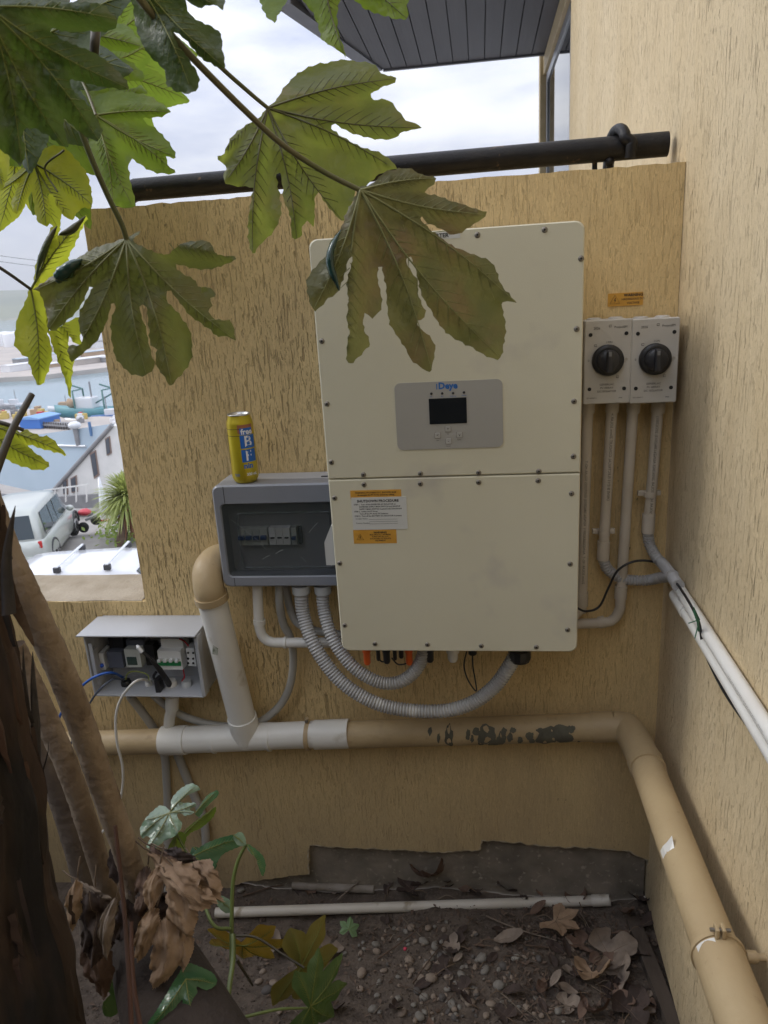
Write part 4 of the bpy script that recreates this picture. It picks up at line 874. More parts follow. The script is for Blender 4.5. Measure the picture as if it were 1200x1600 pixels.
# ------------------------------------------------------------------ small open meter box
YM = -.115
m_box = mat('light_grey_enclosure', (.46, .47, .49), (.43, .44, .46), 8, .4, .1, 200)
o1, o2, o3, o4 = PY(140, 992, YM), PY(302, 991, YM), PY(316, 1091, YM), PY(148, 1087, YM)
mx0, mx1, mz1, mz0 = (o1.x+o4.x)/2-.010, (o2.x+o3.x)/2+.004, (o1.z+o2.z)/2+.002, (o3.z+o4.z)/2
mcx, mcz, mw, mh = (mx0+mx1)/2, (mz0+mz1)/2, mx1-mx0, mz1-mz0
mbx = thing('meter_box', 'open light grey meter box with exposed breakers and loose cables', 'enclosure', (mcx, -.02, mcz))
th = .004
part('back_panel', MB().box((mcx, -.004, mcz), (mw, .006, mh)), m_box, mbx)
part('top_panel', MB().box((mcx-.004, (YM-.012)/2-.0035, mz1-th/2), (mw+.018, -YM+.006, th), bev=.0015), m_box, mbx)
part('bottom_panel', MB().box((mcx, YM/2-.004, mz0+th/2), (mw, -YM-.008, th), bev=.001), m_box, mbx)
part('side_panel', MB().box((mx0+th/2, YM/2-.004, mcz), (th, -YM-.008, mh-.009)), m_box, mbx); part('side_panel', MB().box((mx1-th/2, YM/2-.004, mcz), (th, -YM-.008, mh-.009)), m_box, mbx)
part('rim_flange', MB().box((mx1+.004, YM+.012, mcz), (.006, .030, mh-.010), bev=.002), m_box, mbx); part('rim_flange', MB().box((mx0+.012, YM+.006, mcz+.01), (.010, .004, mh*.55), bev=.001), m_box, mbx)
def M_(u, v, y=-.075): return PY(u, v, y)
part('din_rail', MB().box((mcx, -.022, mcz-.0), (mw-.03, .012, .035)), m_bk, mbx)
def dev(nm, u0, v0, u1, v1, m, y=-.075, dep=.05, bev=.0015):
    a = M_(u0, v0, y); b = M_(u1, v1, y); return part(nm, MB().box(((a.x+b.x)/2, y+dep/2, (a.z+b.z)/2), (abs(b.x-a.x), dep, abs(a.z-b.z)), bev=bev), m, mbx)
d1 = dev('terminal_module', 153, 1021, 165, 1047, m_brkw); part('blue_button', MB().blob(M_(159, 1040, -.078), .006, 1, 0, 2), mat('button_blue', (.02, .12, .7), rough=.3), d1)
dev('dark_module', 166, 1019, 194, 1044, mat('module_slate', (.10, .11, .14), rough=.4))
dm = dev('energy_meter', 193, 1015, 222, 1043, m_brk); pp = M_(206, 1033, -.077); part('meter_display', plate(.028, .024, .001, (pp.x, -.0755, pp.z), .001), mat('meter_green_grey', (.05, .08, .07), rough=.2), dm)
dev('dark_module', 196, 1000, 226, 1013, mat('module_slate', (.1, .11, .14)), -.05, .04); dev('upper_terminal', 168, 996, 195, 1016, m_bk, -.05, .04)
dev('dark_module', 224, 1008, 244, 1040, m_bk, -.05, .03)
b4 = dev('four_pole_breaker', 245, 1017, 286, 1047, m_brkw, -.078, .05); dev('breaker_shoulder', 250, 998, 288, 1020, m_brkw, -.06, .04)
a = M_(246, 1034, -.080); b = M_(283, 1040, -.080)
part('green_band', MB().box(((a.x+b.x)/2, -.079, (a.z+b.z)/2), (b.x-a.x, .004, .012), bev=.0006), mat('breaker_green', (.03, .28, .10), rough=.4), b4)
for i in range(4): part('toggle', MB().box((a.x+(b.x-a.x)*(i+.5)/4, -.084, a.z+.006), (.009, .012, .008), bev=.002), m_brkw, b4)
tb = dev('terminal_block', 290, 1013, 307, 1041, m_brkw, -.07, .04)
for u in (294, 302):
    for v in (1020, 1029, 1036): part('terminal_hole', MB().lathe([(.003, 0), (.003, .0015)], M_(u, v, -.0705), 'Y', 10), m_slot, tb)
dev('metal_clip', 146, 1015, 152, 1070, m_box, -.10, .02)
def gland(u, v, m, r=.014): 
    p = PY(u, v, -.06); p.z = mz0+th; part('cable_gland', MB().lathe([(r, 0), (r, .010), (r*.85, .012), (r*.85, .016)], p, n=16), m, mbx); return p
gland(197, 1066, m_bk); gl2 = gland(232, 1066, m_pvc, .010); gl3 = gland(268, 1072, m_pvc, .016); gl4 = gland(292, 1068, m_ltgrey, .014)
part('inner_wire', MB().tube(spline([M_(295, 1010), M_(288, 1002), M_(280, 998)], 4), .002, 6).tube(spline([M_(286, 1045), M_(288, 1058), M_(284, 1064)], 4), .002, 6), mat('wire_red', (.4, .02, .03), rough=.4), mbx)
part('inner_wire', MB().tube(spline([M_(196, 1062), M_(200, 1052), M_(212, 1049), M_(230, 1054), M_(233, 1064)], 5), .0016, 6), mat('wire_yellow_green', (.25, .30, .04), rough=.4), mbx)
part('inner_wire', MB().tube(spline([M_(244, 1050), M_(240, 1058), M_(246, 1068)], 4), .004, 6).box(M_(249, 1070, -.085), (.014, .03, .045), bev=.003), m_bk, mbx)
solo('antenna_lead', MB().tube([gl3+Vector((0, -.005, .0)), PY(250, 1047, -.11), PY(236, 1030, -.12)], [.0085, .0075, .005], 10).tube([PY(236, 1030, -.12), PY(215, 1012, -.125)], .0042, 10), m_bk, 'black antenna leaning out of the open meter box', 'antenna', None, gl3)
aw = [PY(222, 1019, -.128), PY(216, 1011, -.128)]; solo('antenna_tip', MB().tube([aw[0], aw[1]], .0055, 10).tube([aw[1], PY(213.5, 1008, -.128)], [.0055, .002], 10), m_cwhite, 'white tip clipped on the black antenna', 'cable tip', None, aw[0])
# cables leaving the box
def wire(label, pts, r, m, cat='cable', name='loose_cable'): return solo(name, MB().tube(spline(pts, 8), r, 10), m, label, cat, None, pts[0])
wire('white cable hanging from the meter box past the beige pipe', [PY(234, 1068, -.06), PY(226, 1062, -.10), PY(210, 1066, -.135), PY(190, 1090, -.14), PY(181, 1120, -.14), PY(183, 1160, -.14), PY(192, 1200, -.13), PY(190, 1240, -.12), PY(178, 1275, -.12), PY(160, 1300, -.12), PY(120, 1345, -.12)], .0036, m_pvc)
wire('bright blue cable curving left out of the meter box', [PY(192, 1058, -.06), PY(178, 1052, -.12), PY(160, 1053, -.14), PY(135, 1066, -.15), PY(108, 1095, -.15), PY(90, 1128, -.15), PY(78, 1180, -.14)], .0036, mat('cable_blue', (.02, .10, .42), rough=.35))
wire('thin dark grey cable leaving the meter box to lower left', [PY(196, 1062, -.06), PY(176, 1062, -.12), PY(155, 1078, -.15), PY(138, 1103, -.15), PY(118, 1145, -.15), PY(100, 1190, -.14)], .0028, mat('cable_slate', (.08, .10, .14), rough=.4))

# ------------------------------------------------------------------ drain pipe: one rigid run
yp = -.062; RP = .0375
def Pp(u, v, y=yp): return PY(u, v, y)
dp = thing('drain_pipe', 'beige and white drain pipe running along the wall and round the corner', 'pipe', tuple(Pp(480, 1148)))
zl = [(u, 1164-(u-60)*.0325) for u in (0, 60, 255, 390, 480, 545, 700, 900, 955)]
P_ = {u: Pp(u, v) for u, v in zl}
part('beige_run', MB().tube([P_[0]+Vector((-1.2, 0, 0)), P_[0], P_[60], P_[255]], RP*.93, 28), m_beige, dp)
part('white_socket', MB().tube([Pp(254, 1157), Pp(292, 1156)], RP*1.08, 28), m_pvc, dp)
part('white_tee', MB().tube([Pp(288, 1156), Pp(424, 1150)], RP, 28), m_pvc, dp)
part('white_socket', MB().tube([Pp(335, 1155), Pp(338, 1155)], RP*1.04, 28), m_pvc, dp); part('white_socket', MB().tube([Pp(420, 1151), Pp(424, 1151)], RP*1.05, 28), m_pvc, dp)
part('white_run', MB().tube([Pp(422, 1150), Pp(500, 1147)], RP*.97, 28), m_pvc, dp)
part('white_socket', MB().tube([Pp(492, 1148), Pp(546, 1146)], RP*1.05, 28), m_pvc, dp)
# peeled run: paint flaked off between two points
m_peel = mat('flaked_pipe_paint', (.46, .35, .20), (.385, .285, .155), 6, .55, .5, 80, c3=(.32, .24, .14), s3=40, lo3=.62, hi3=.75)
ca, cb_ = P_[545], P_[955]+Vector((.0, 0, 0))
part('beige_run', MB().tube([ca, cb_], RP*.97, 32), m_peel, dp)
rnd = random.Random(21); fl = MB(); axx = (cb_-ca).normalized()
def flake(u, v, wu, hv, seed):
    # irregular bare patch lying on the pipe surface
    P0 = Pp(u, v); t0 = (P0-ca).dot(axx); zz = max(-.96, min(.96, (P0.z-(ca+axx*t0).z)/(RP)))
    th0 = math.asin(zz); n = 18; r_ = RP*.97+.0004+u*1.3e-6+(v % 7)*.00004; ring = []; wm = wu/FPX*1.95/2*1.35; am = hv/FPX*1.95/2/RP*1.4
    for i in range(n):
        a = 2*pi*i/n; k = 1+.45*noise.noise(Vector((cos(a)*2+seed, sin(a)*2, seed*1.7)))+.2*noise.noise(Vector((cos(a)*6+seed, sin(a)*6, 3)))
        tt = t0+wm*cos(a)*k; th_ = th0+am*sin(a)*k; th_ = max(-1.45, min(1.5, th_)); ring.append(ca+axx*tt+Vector((0, -cos(th_)*r_, sin(th_)*r_)))
    cen = ca+axx*t0+Vector((0, -cos(th0)*(r_+.0003), sin(th0)*(r_+.0003)))
    fl.add([cen]+ring, [(0, i+1, (i+1) % n+1) for i in range(n)], True)
for a_ in ((672, 1132, 5, 9), (686, 1142, 4, 12), (702, 1138, 9, 26), (706, 1152, 5, 9), (731, 1136, 5, 14), (738, 1142, 4, 10), (744, 1132, 10, 8), (752, 1142, 9, 24), (762, 1136, 20, 22), (771, 1150, 12, 16), (786, 1132, 7, 9), (783, 1144, 10, 20), (796, 1140, 6, 12), (800, 1130, 7, 6), (812, 1144, 6, 12), (826, 1137, 9, 10), (830, 1146, 7, 8), (850, 1143, 20, 22), (862, 1136, 26, 20), (874, 1130, 20, 12), (882, 1142, 20, 14), (890, 1128, 8, 8), (903, 1148, 3, 4), (842, 1130, 8, 6)): flake(*a_, a_[0]*.13)
part('bare_patches', fl, mat('bare_grey_pipe', (.12, .115, .085), (.09, .085, .065), 40, .8, .4, 120), dp, kind='stuff')
# clamp
cx_ = Pp(482, 1149)
cp_ = part('pipe_clamp', MB().tube([cx_-Vector((.006, 0, 0)), cx_+Vector((.006, 0, 0))], RP*1.06, 28).tube([cx_+Vector((0, 0, RP)), cx_+Vector((0, 0, RP+.016))], .006, 8).tube([cx_-Vector((0, 0, RP)), cx_-Vector((0, 0, RP+.008))], .005, 8).box(cx_+Vector((0, .03, 0)), (.012, .04, .02)), m_beige, dp)
part('clamp_bolt', MB().lathe([(.005, 0), (.005, .004)], cx_+Vector((0, -.004, RP+.010)), 'Y', 6), m_screw, cp_)
# branch up to the elbow behind the enclosure
b0 = Pp(386, 1152); b1 = PY(331, 936, -.125); b2 = b0+(b1-b0)*.25
part('white_branch', MB().tube([b0+(b0-b1).normalized()*.012, b1], RP*.98, 28), m_pvc, dp)
part('branch_socket', MB().tube([b0, b0+(b1-b0)*.16], RP*1.07, 28), m_pvc, dp)
ps = (b1-b0).normalized()
stk = PY(331, 1000, -.125-.03)
part('pipe_sticker', MB().box((0, 0, 0), (.014, .0008, .026), Matrix.Translation(b0+(b1-b0)*.70+Vector((-.008, -RP*1.0, 0))) @ Matrix.Rotation(.2, 4, 'Y')), mat('green_white_sticker', (.10, .14, .08), (.5, .5, .45), 80, .5), dp)
part('elbow_collar', MB().tube([b1-ps*.004, b1+ps*.014], RP*1.13, 28), m_beige, dp)
el = [b1+ps*.012, b1+ps*.035, PY(325, 893, -.112), PY(334, 878, -.075), PY(346, 872, -.03), PY(352, 872, .01)]
part('beige_elbow', MB().tube(spline(el, 6), RP*1.02, 28), m_beige, dp)
# corner elbow and the run along the house wall
e0 = Pp(958, 1135); ez = e0.z
n0 = PZ(1008, 1190, ez+.002); n1 = PZ(1146, 1556, ez+.040); nd = (n1-n0).normalized(); n2 = n1+nd*.8
part('elbow_collar', MB().tube([Pp(925, 1136), e0], RP*1.04, 28), m_beige, dp)
part('corner_elbow', MB().tube(spline([e0, e0+Vector((.022, -.003, 0)), Vector((n0.x-.012, e0.y-.022, ez)), n0-nd*.012, n0], 8), RP*1.05, 28), m_beige, dp)
part('elbow_collar', MB().tube([n0-nd*.004, n0+nd*.034], RP*1.12, 28), m_beige, dp)
part('beige_run', MB().tube([n0, n0+nd*.2, n1], RP, 32), m_beige, dp)
ck = n0+nd*((n1-n0).dot(nd)*.88)
part('run_socket', MB().tube([ck, n2], RP*1.09, 32), m_beige, dp)
c3_ = part('pipe_clamp', MB().tube([ck-nd*.004, ck+nd*.004], RP*1.17, 32).box(ck+Vector((-.006, 0, RP*1.17+.006)), (.006, .018, .018), bev=.002).box(ck+Vector((.004, 0, RP*1.17+.006)), (.006, .018, .018), bev=.002), m_beige, dp)
part('clamp_bolt', MB().tube([ck+Vector((-.016, 0, RP*1.17+.008)), ck+Vector((.016, 0, RP*1.17+.008))], .0032, 8), m_screw, c3_)
part('standoff_rod', MB().tube([ck+Vector((.040, 0, 0)), Vector((XC+.01, ck.y, ck.z))], .006, 10).tube([ck+Vector((.044, 0, 0)), ck+Vector((.060, 0, 0))], .010, 8), m_beige, c3_)
part('paint_chip', MB().add([ck+nd*.004+Vector((-RP*1.10*cos(R(a)), 0, RP*1.10*sin(R(a)))) for a in range(28, 78, 8)]+[ck+nd*(.012+.006*sin(a*.7))+Vector((-RP*1.10*cos(R(a)), 0, RP*1.10*sin(R(a)))) for a in range(28, 78, 8)], [(i, i+1, i+8, i+7) for i in range(6)]), m_pvc, dp)
ch_ = PZ(1058, 1372, ez+.06)
ce_ = n0+nd*((n1-n0).dot(nd)*.52); 
part('peeling_paint_curl', MB().add([ce_+Vector((-RP*1.02*cos(R(a)), dy, RP*1.02*sin(R(a))+(.010*t if a > 55 else 0))) for a in (10, 28, 46, 62) for dy, t in ((-.012, 0), (.0, .6), (.010, 1))], [(i*3+j, i*3+j+1, i*3+j+4, i*3+j+3) for i in range(3) for j in range(2)]), m_pvc, dp)

# ------------------------------------------------------------------ grey and white hoses
ye = -.085
def G(u, v, y=ye): return PY(u, v, y)
cond('white conduit with a right-angle bend from breaker enclosure to inverter', [G(402, 912), G(404, 960), G(406, 982), G(412, 996), G(424, 1003), G(445, 1004), G(535, 1004)], m_pvc, None, [(G(405.5, 975), G(405, 968)), (G(444, 1004), G(448, 1004))], [], None, .0130)
cond('smooth grey hose dropping from the breaker enclosure behind the white conduit', [G(436, 914), G(437, 945), PY(443, 975, -.06), PY(455, 1000, -.045), PY(458, 1040, -.04), PY(450, 1080, -.04), PY(430, 1110, -.035), PY(395, 1132, -.03), PY(345, 1134, -.03), PY(295, 1122, -.03), PY(262, 1104, -.04), PY(240, 1086, -.06)], m_pvcg, None, [], [], None, .0105, 'grey_hose', 'hose')
for u, l in ((404, 'a'), (436, 'b')): pass
cond('short grey hose curving from enclosure towards the inverter underside', [G(447, 914, -.06), PY(452, 945, -.05), PY(464, 972, -.05), PY(490, 985, -.05), PY(540, 992, -.06)], m_pvcg, None, [], [], None, .0105, 'grey_hose', 'hose')
def flexc(label, pts, r): 
    t = thing('flexible_conduit', label, 'conduit', tuple(pts[0])); part('corrugated_tube', MB().corr(pts, r, (.0078), .0026, 28), m_flex, t)
    part('entry_gland', MB().lathe([(r*1.25, -.018), (r*1.3, -.012), (r*1.3, .004)], pts[0], n=20), m_ltgrey, t); return t
flexc('outer grey corrugated conduit sweeping from enclosure to the large black gland', [G(470, 916, -.10), G(474, 960, -.11), G(492, 1010, -.14), G(528, 1060, -.16), G(575, 1093, -.17), G(625, 1108, -.17), G(690, 1111, -.17), G(738, 1098, -.17), G(773, 1072, -.17), G(795, 1042, -.17), G(806, 1022, -.17)], .0178)
flexc('inner grey corrugated conduit looping from enclosure up to inverter', [G(504, 916, -.10), G(506, 952, -.11), G(520, 998, -.14), G(550, 1040, -.16), G(590, 1065, -.165), G(622, 1066, -.165), G(645, 1052, -.165), G(659, 1030, -.165), G(664, 1008, -.165)], .0165)
cond('thick grey conduit passing behind the beige pipe under the meter box', [PY(203, 1088, -.05), PY(222, 1112, -.03), PY(245, 1146, -.014), PY(257, 1180, -.014), PY(260, 1215, -.014), PY(262, 1262, -.014), PY(262, 1330, -.02), PY(262, 1400, -.03)], m_pvcg, None, [], [], None, .0118, 'grey_hose', 'hose')
cond('thick grey conduit bending right below the pipe run to the ground', [PY(269, 1082, -.06), PY(268, 1105, -.06), PY(264, 1128, -.05), PY(268, 1150, -.016), PY(282, 1190, -.014), PY(300, 1235, -.014), PY(318, 1280, -.016), PY(322, 1330, -.02), PY(322, 1400, -.03)], m_pvcg, None, [], [], None, .0125, 'grey_hose', 'hose')
cond('stubby white conduit from the meter box down to the pipe run', [PY(269, 1082, -.06), PY(268.5, 1105, -.06), PY(265, 1122, -.055), PY(264, 1136, -.05)], m_pvc, None, [(PY(269, 1086, -.06), PY(268.5, 1108, -.06))], [], None, .0150)
# ================================================================== plants
# leaf builder: outline in 2D -> triangulated, folded along its veins, carried to 3D by f(u, v, h)
def inside(p, poly):
    x, y = p; c = False; j = len(poly)-1
    for i in range(len(poly)):
        a, b = poly[i]; d, e = poly[j]
        if (b > y) != (e > y) and x < (d-a)*(y-b)/(e-b)+a: c = not c
        j = i
    return c
def crom2(P, step):
    o = []; n = len(P)
    for i in range(n):
        p0, p1, p2, p3 = (Vector(P[(i+k) % n]) for k in (-1, 0, 1, 2)); k = max(1, int((p2-p1).length/step))
        for j in range(k):
            t = j/k; o.append(.5*((2*p1)+(p2-p0)*t+(2*p0-5*p1+4*p2-p3)*t*t+(3*p1-p0-3*p2+p3)*t*t*t))
    return o
def build_leaf(name, outline, joint, tips, f, parent, m, mv, unit=1.0, fold=.017, teeth=1.9, seed=0, sec=True, label=None, vr=1.5, step=5):
    """unit: how many outline units correspond to one pixel-size step of the big traced leaves"""
    rnd = random.Random(seed); P = crom2(outline, step*unit); n = len(P); Q = []
    for i, p in enumerate(P):
        t = (P[(i+1) % n]-P[i-1]); nn = Vector((t.y, -t.x)); nn = nn.normalized() if nn.length > 0 else nn
        Q.append(p+nn*(unit*teeth*((i % 3 == 0)*.9-.3+rnd.uniform(-.35, .35))))
    poly = [(q.x, q.y) for q in Q]
    J = Vector(joint); T = [Vector(t) for t in tips]
    def vein(k, t): # gentle curve
        d = T[k]-J; return J+d*t+Vector((-d.y, d.x))*(.035*sin(t*3.1)*(1 if k % 2 else -1))
    VS = [[vein(k, i/14) for i in range(15)] for k in range(len(T))]
    def dv(p):
        b = 1e9
        for V in VS:
            for a, c in zip(V, V[1:]):
                ac = c-a; t = max(0, min(1, (p-a).dot(ac)/max(ac.length_squared, 1e-12))); b = min(b, (p-a-ac*t).length)
        return b
    xs = [p[0] for p in poly]; ys = [p[1] for p in poly]; g = 11*unit; pts = []
    x = min(xs)
    while x < max(xs):
        y = min(ys)
        while y < max(ys):
            q = (x+rnd.uniform(-.25, .25)*g, y+rnd.uniform(-.25, .25)*g)
            if inside(q, poly): pts.append(Vector(q))
            y += g
        x += g
    for V in VS: pts += [v for v in V[1:-1] if inside(v, poly)]
    co = [Vector(p) for p in poly]; n = len(co); ed = [(i, (i+1) % n) for i in range(n)]
    vo, eo, fo = delaunay_2d_cdt(co+pts, ed, [], 1, 1e-9*unit)[:3]
    W = 34*unit
    def hh(p):
        d = min(dv(p)/W, 1); return fold*(d**.7)*1.0 + fold*.5*noise.noise(Vector((p.x/(60*unit), p.y/(60*unit), seed*3.1)))+fold*.10*sin(dv(p)/(5.5*unit)+p.y/(14*unit))
    vs = [f(v.x, v.y, hh(v)) for v in vo]
    me = bpy.data.meshes.new(name); me.from_pydata(vs, [], fo); me.polygons.foreach_set('use_smooth', [True]*len(fo)); me.materials.append(m)
    off = root_off(parent); me.transform(Matrix.Translation(-off))
    o = bpy.data.objects.new(name, me); COL.objects.link(o); o.parent = parent
    if label: o['label'] = label
    mb = MB(); rs = (f(J.x+unit, J.y, 0)-f(J.x, J.y, 0)).length
    def raise_(p): return f(p.x, p.y, hh(p)-rs*.35)
    def clip(V):
        o_ = []
        for i, v in enumerate(V):
            if i > 1 and not inside(v, poly): break
            o_.append(v)
        return o_
    for k, V in enumerate(VS):
        c = clip(V)
        if len(c) > 2: mb.tube([raise_(p) for p in c], [rs*vr*(1.25-1.0*i/14) for i in range(len(c))], 6, False)
        if sec:
            d = (T[k]-J); L_ = d.length
            for i in range(3, 12):
                for s in (-1, 1):
                    a = VS[k][i] + (VS[k][i+1]-VS[k][i])*(.4 if s > 0 else 0); dr = d.normalized(); nn = Vector((-dr.y, dr.x))*s; l = L_*.17*sin(min(1, i/9)*pi*.75)
                    sv = [a+(dr*.75*t+nn*.75*(t-.18*t*t))*l for t in (0, .25, .5, .75, 1)]; sv = clip(sv)
                    if len(sv) > 2: mb.tube([raise_(p) for p in sv], [rs*vr*.52*(1-.18*q) for q in range(len(sv))], 4, False)
    v_ = bpy.data.objects.new('veins', None)
    bpy.data.objects.remove(v_)
    part('veins', mb, mv, o, kind='stuff' if False else None)
    return o
TL = {}
def leafmat(name, c, c2, tr, amt, c3, rough=.45, s=2.6, lo3=.52, hi3=.66):
    return mat(name, c, c2, s*9, rough, .6, 110, transl=(*tr, amt), c3=c3, s3=s*5.5, lo3=lo3, hi3=hi3, detail=8, lo=.42, hi=.58)
lf_olive = leafmat('leaf_olive_underside', (.085, .10, .036), (.12, .13, .045), (.36, .44, .08), .48, (.17, .12, .055))
lf_brown = leafmat('leaf_bronze_underside', (.085, .09, .04), (.125, .12, .05), (.26, .26, .08), .34, (.17, .10, .06), lo3=.46, hi3=.62)
lf_shade = leafmat('leaf_dull_olive_underside', (.075, .080, .032), (.10, .105, .042), (.24, .28, .06), .36, (.12, .09, .04))
lf_dark = leafmat('leaf_deep_green', (.032, .052, .018), (.052, .075, .024), (.12, .20, .03), .27, (.07, .065, .025))
lf_mid = leafmat('leaf_mid_green', (.075, .12, .024), (.12, .17, .035), (.34, .52, .06), .52, (.16, .18, .04))
lf_yel = leafmat('leaf_yellow_green', (.22, .26, .035), (.32, .34, .04), (.62, .70, .06), .55, (.14, .17, .03))
lf_teal = mat('leaf_glossy_top', (.015, .05, .045), (.03, .07, .055), 12, .22, .4, 40, coat=.3)
lf_gloss = mat('leaf_glossy_green', (.035, .10, .045), (.06, .15, .06), 9, .20, .5, 30, transl=(.12, .3, .05, .2), coat=.35)
vn_pale = mat('leaf_vein_pale', (.27, .28, .13), (.22, .225, .09), 20, .5, transl=(.3, .33, .08, .2)); vn_dark = mat('leaf_vein_dark', (.10, .10, .03), (.08, .075, .03), 20, .5); vn_yel = mat('leaf_vein_olive', (.15, .17, .03), rough=.5)
m_pet = mat('petiole_green', (.09, .10, .03), (.13, .11, .05), 10, .45); m_petd = mat('petiole_dark', (.035, .03, .022), (.06, .05, .03), 10, .5)

plant = thing('fatsia_plant', 'tall fatsia with large lobed leaves reaching over the inverter from the left', 'shrub', (-.62, -.72, -.96))
def pxf(d0, J, a=0, b=0, droop=0, k=420):
    """surface through a real point d0 metres away, sloping a per 100 px across and b per 100 px down, drooping towards its tips"""
    def f(u, v, h):
        x = (u-J[0])/100; y = (v-J[1])/100; r2 = (x*x+y*y); d = d0 + a*x + b*y + droop*r2 + h
        return CAMP + ray(u, v)*d
    return f
def Z(l, s, ox=0, oy=0):
    return [(ox+l[i]/s, oy+l[i+1]/s) for i in range(0, len(l), 2)]
LA = Z([212,400,240,380,262,345,290,308,325,275,365,252,410,238,450,232,500,222,545,230,590,233,615,245,630,262,650,282,675,283,693,293,690,310,660,320,625,335,600,352,597,367,610,374,640,372,668,378,690,400,710,425,730,450,745,458,765,460,787,478,765,487,735,490,710,500,690,518,672,525,640,522,600,520,560,508,520,497,490,480,465,465,450,468,452,482,480,505,520,530,560,550,600,562,640,575,665,595,690,615,695,632,660,640,630,655,600,680,570,700,545,705,535,745,520,790,490,830,470,810,450,790,420,750,400,720,390,740,388,780,384,850,360,830,345,840,335,890,315,900,300,870,298,820,285,780,272,750,268,700,258,645,246,655,250,700,258,740,262,800,250,840,225,880,190,910,155,950,140,900,138,850,142,800,150,750,155,705,130,700,100,698,55,688,45,660,58,635,45,612,22,600,25,585,50,575,60,545,80,510,120,475,165,450,195,425], 2.4, 330)
TA = Z([690,295,785,478,690,635,490,825,320,895,155,945,50,685,30,590], 2.4, 330); JA = (330+212/2.4, 405/2.4)
LB = Z([560,702,600,690,630,665,650,645,690,635,715,630,750,635,790,655,830,660,845,668,835,690,815,705,800,718,775,706,757,704,768,716,800,725,850,735,900,755,940,765,980,780,1030,795,1030,812,1000,830,970,850,940,870,910,882,880,870,850,852,810,835,790,812,782,818,810,850,840,875,860,890,900,920,930,932,960,945,1000,960,1040,975,1060,995,1075,1030,1090,1070,1115,1100,1145,1135,1110,1130,1092,1132,1095,1170,1105,1220,1100,1280,1085,1340,1060,1345,1020,1330,980,1305,940,1285,890,1255,850,1210,820,1160,795,1120,785,1085,775,1050,765,1005,748,964,732,966,738,995,760,1030,775,1060,777,1100,790,1140,803,1165,800,1190,772,1203,785,1235,810,1250,840,1295,835,1340,820,1395,790,1380,750,1350,730,1310,700,1265,670,1215,660,1150,655,1080,648,1040,640,1003,626,1002,625,1050,638,1110,635,1160,605,1193,575,1175,570,1215,580,1250,597,1290,570,1320,525,1365,508,1345,510,1290,518,1240,508,1200,515,1130,508,1080,514,1030,530,980,528,962,516,968,505,1010,490,1060,475,1095,440,1120,390,1165,370,1130,358,1070,365,1035,400,990,435,950,450,900,490,850,505,800,530,755,545,722], 2.4, 330)
TB = Z([840,668,1025,803,1140,1132,1080,1335,825,1385,520,1355,385,1155], 2.4, 330); JB = (330+560/2.4, 712/2.4)
LC = Z([520,105,545,85,565,82,560,95,535,116,560,135,610,160,660,175,685,172,705,150,740,128,800,118,845,125,855,145,865,165,890,180,925,180,955,192,930,205,890,222,840,235,780,230,740,218,712,215,712,235,740,255,790,280,795,305,830,302,850,315,872,335,850,350,855,380,840,405,870,435,910,440,935,450,950,520,930,515,900,500,880,510,850,480,800,445,765,420,735,380,710,350,690,322,672,322,668,335,680,370,710,400,740,440,765,480,775,540,770,600,740,650,710,680,685,705,665,670,640,640,625,600,632,560,608,540,602,500,596,430,588,385,574,374,562,385,570,420,590,480,600,530,615,590,625,620,600,655,560,663,520,650,490,620,465,590,455,550,448,500,448,450,458,410,468,385,460,370,448,375,438,420,415,480,385,530,350,560,320,585,290,605,275,580,278,540,310,542,335,520,318,470,320,410,350,350,374,308,360,306,345,345,310,405,270,440,225,480,195,475,190,420,175,370,160,325,135,315,200,270,250,235,300,200,340,170,400,140,460,125,495,112], 2.58, 0, 330)
TC = Z([950,192,945,515,690,695,590,655,285,595,200,470,140,315], 2.58, 0, 330); JC = (510/2.58, 330+112/2.58)
LD1 = Z([118,318,135,300,138,250,155,180,185,120,210,60,235,55,242,72,235,98,270,85,310,55,345,15,350,32,325,80,300,140,275,188,285,208,330,172,300,205,230,260,170,310,190,330,185,400,190,480,205,540,208,600,185,670,155,705,125,640,110,590,90,580,58,540,60,490,70,430,95,380], 2.58, 0, 330)
LD2 = Z([160,330,195,420,200,480,230,470,250,460,290,435,330,430,332,470,325,500,328,545,305,535,280,505,272,525,295,590,290,680,283,755,265,690,240,620,210,540,185,460,170,400], 2.58, 0, 330)
LE = Z([-60,830,0,845,40,870,80,890,100,880,160,905,200,910,240,950,268,984,230,975,180,960,150,955,132,940,112,945,150,980,195,1012,200,1030,160,1045,110,1035,60,1020,0,985,-60,960,-110,900], 2.58, 0, 330)
LF = Z([-60,-60,120,-30,230,0,400,10,480,20,520,60,552,90,540,130,490,150,420,145,350,155,290,145,240,130,238,148,300,190,400,230,480,270,560,340,600,390,600,420,540,415,440,400,330,375,350,430,420,500,470,590,480,625,455,662,400,640,350,600,300,560,310,640,320,692,280,680,230,640,150,600,100,630,120,700,95,780,60,740,-20,690,-90,640,-160,300], 3)
LG = Z([560,-90,600,-20,622,20,632,100,660,190,700,260,770,330,780,392,830,430,900,437,935,390,920,330,880,270,830,205,815,150,870,185,920,250,970,290,1052,318,1042,230,1035,160,990,125,920,90,880,50,870,0,890,12,930,37,1000,22,1045,48,1055,25,1035,-30,900,-110,700,-140], 3)
LH = Z([185,-20,195,40,215,70,238,84,250,60,268,28,290,-5,330,-20,345,5,375,40,400,90,415,150,450,170,480,190,503,214,495,170,478,130,472,60,490,-10,540,2,580,35,650,60,732,72,735,20,740,-60,600,-150,400,-170,240,-120], 2.4, 330)
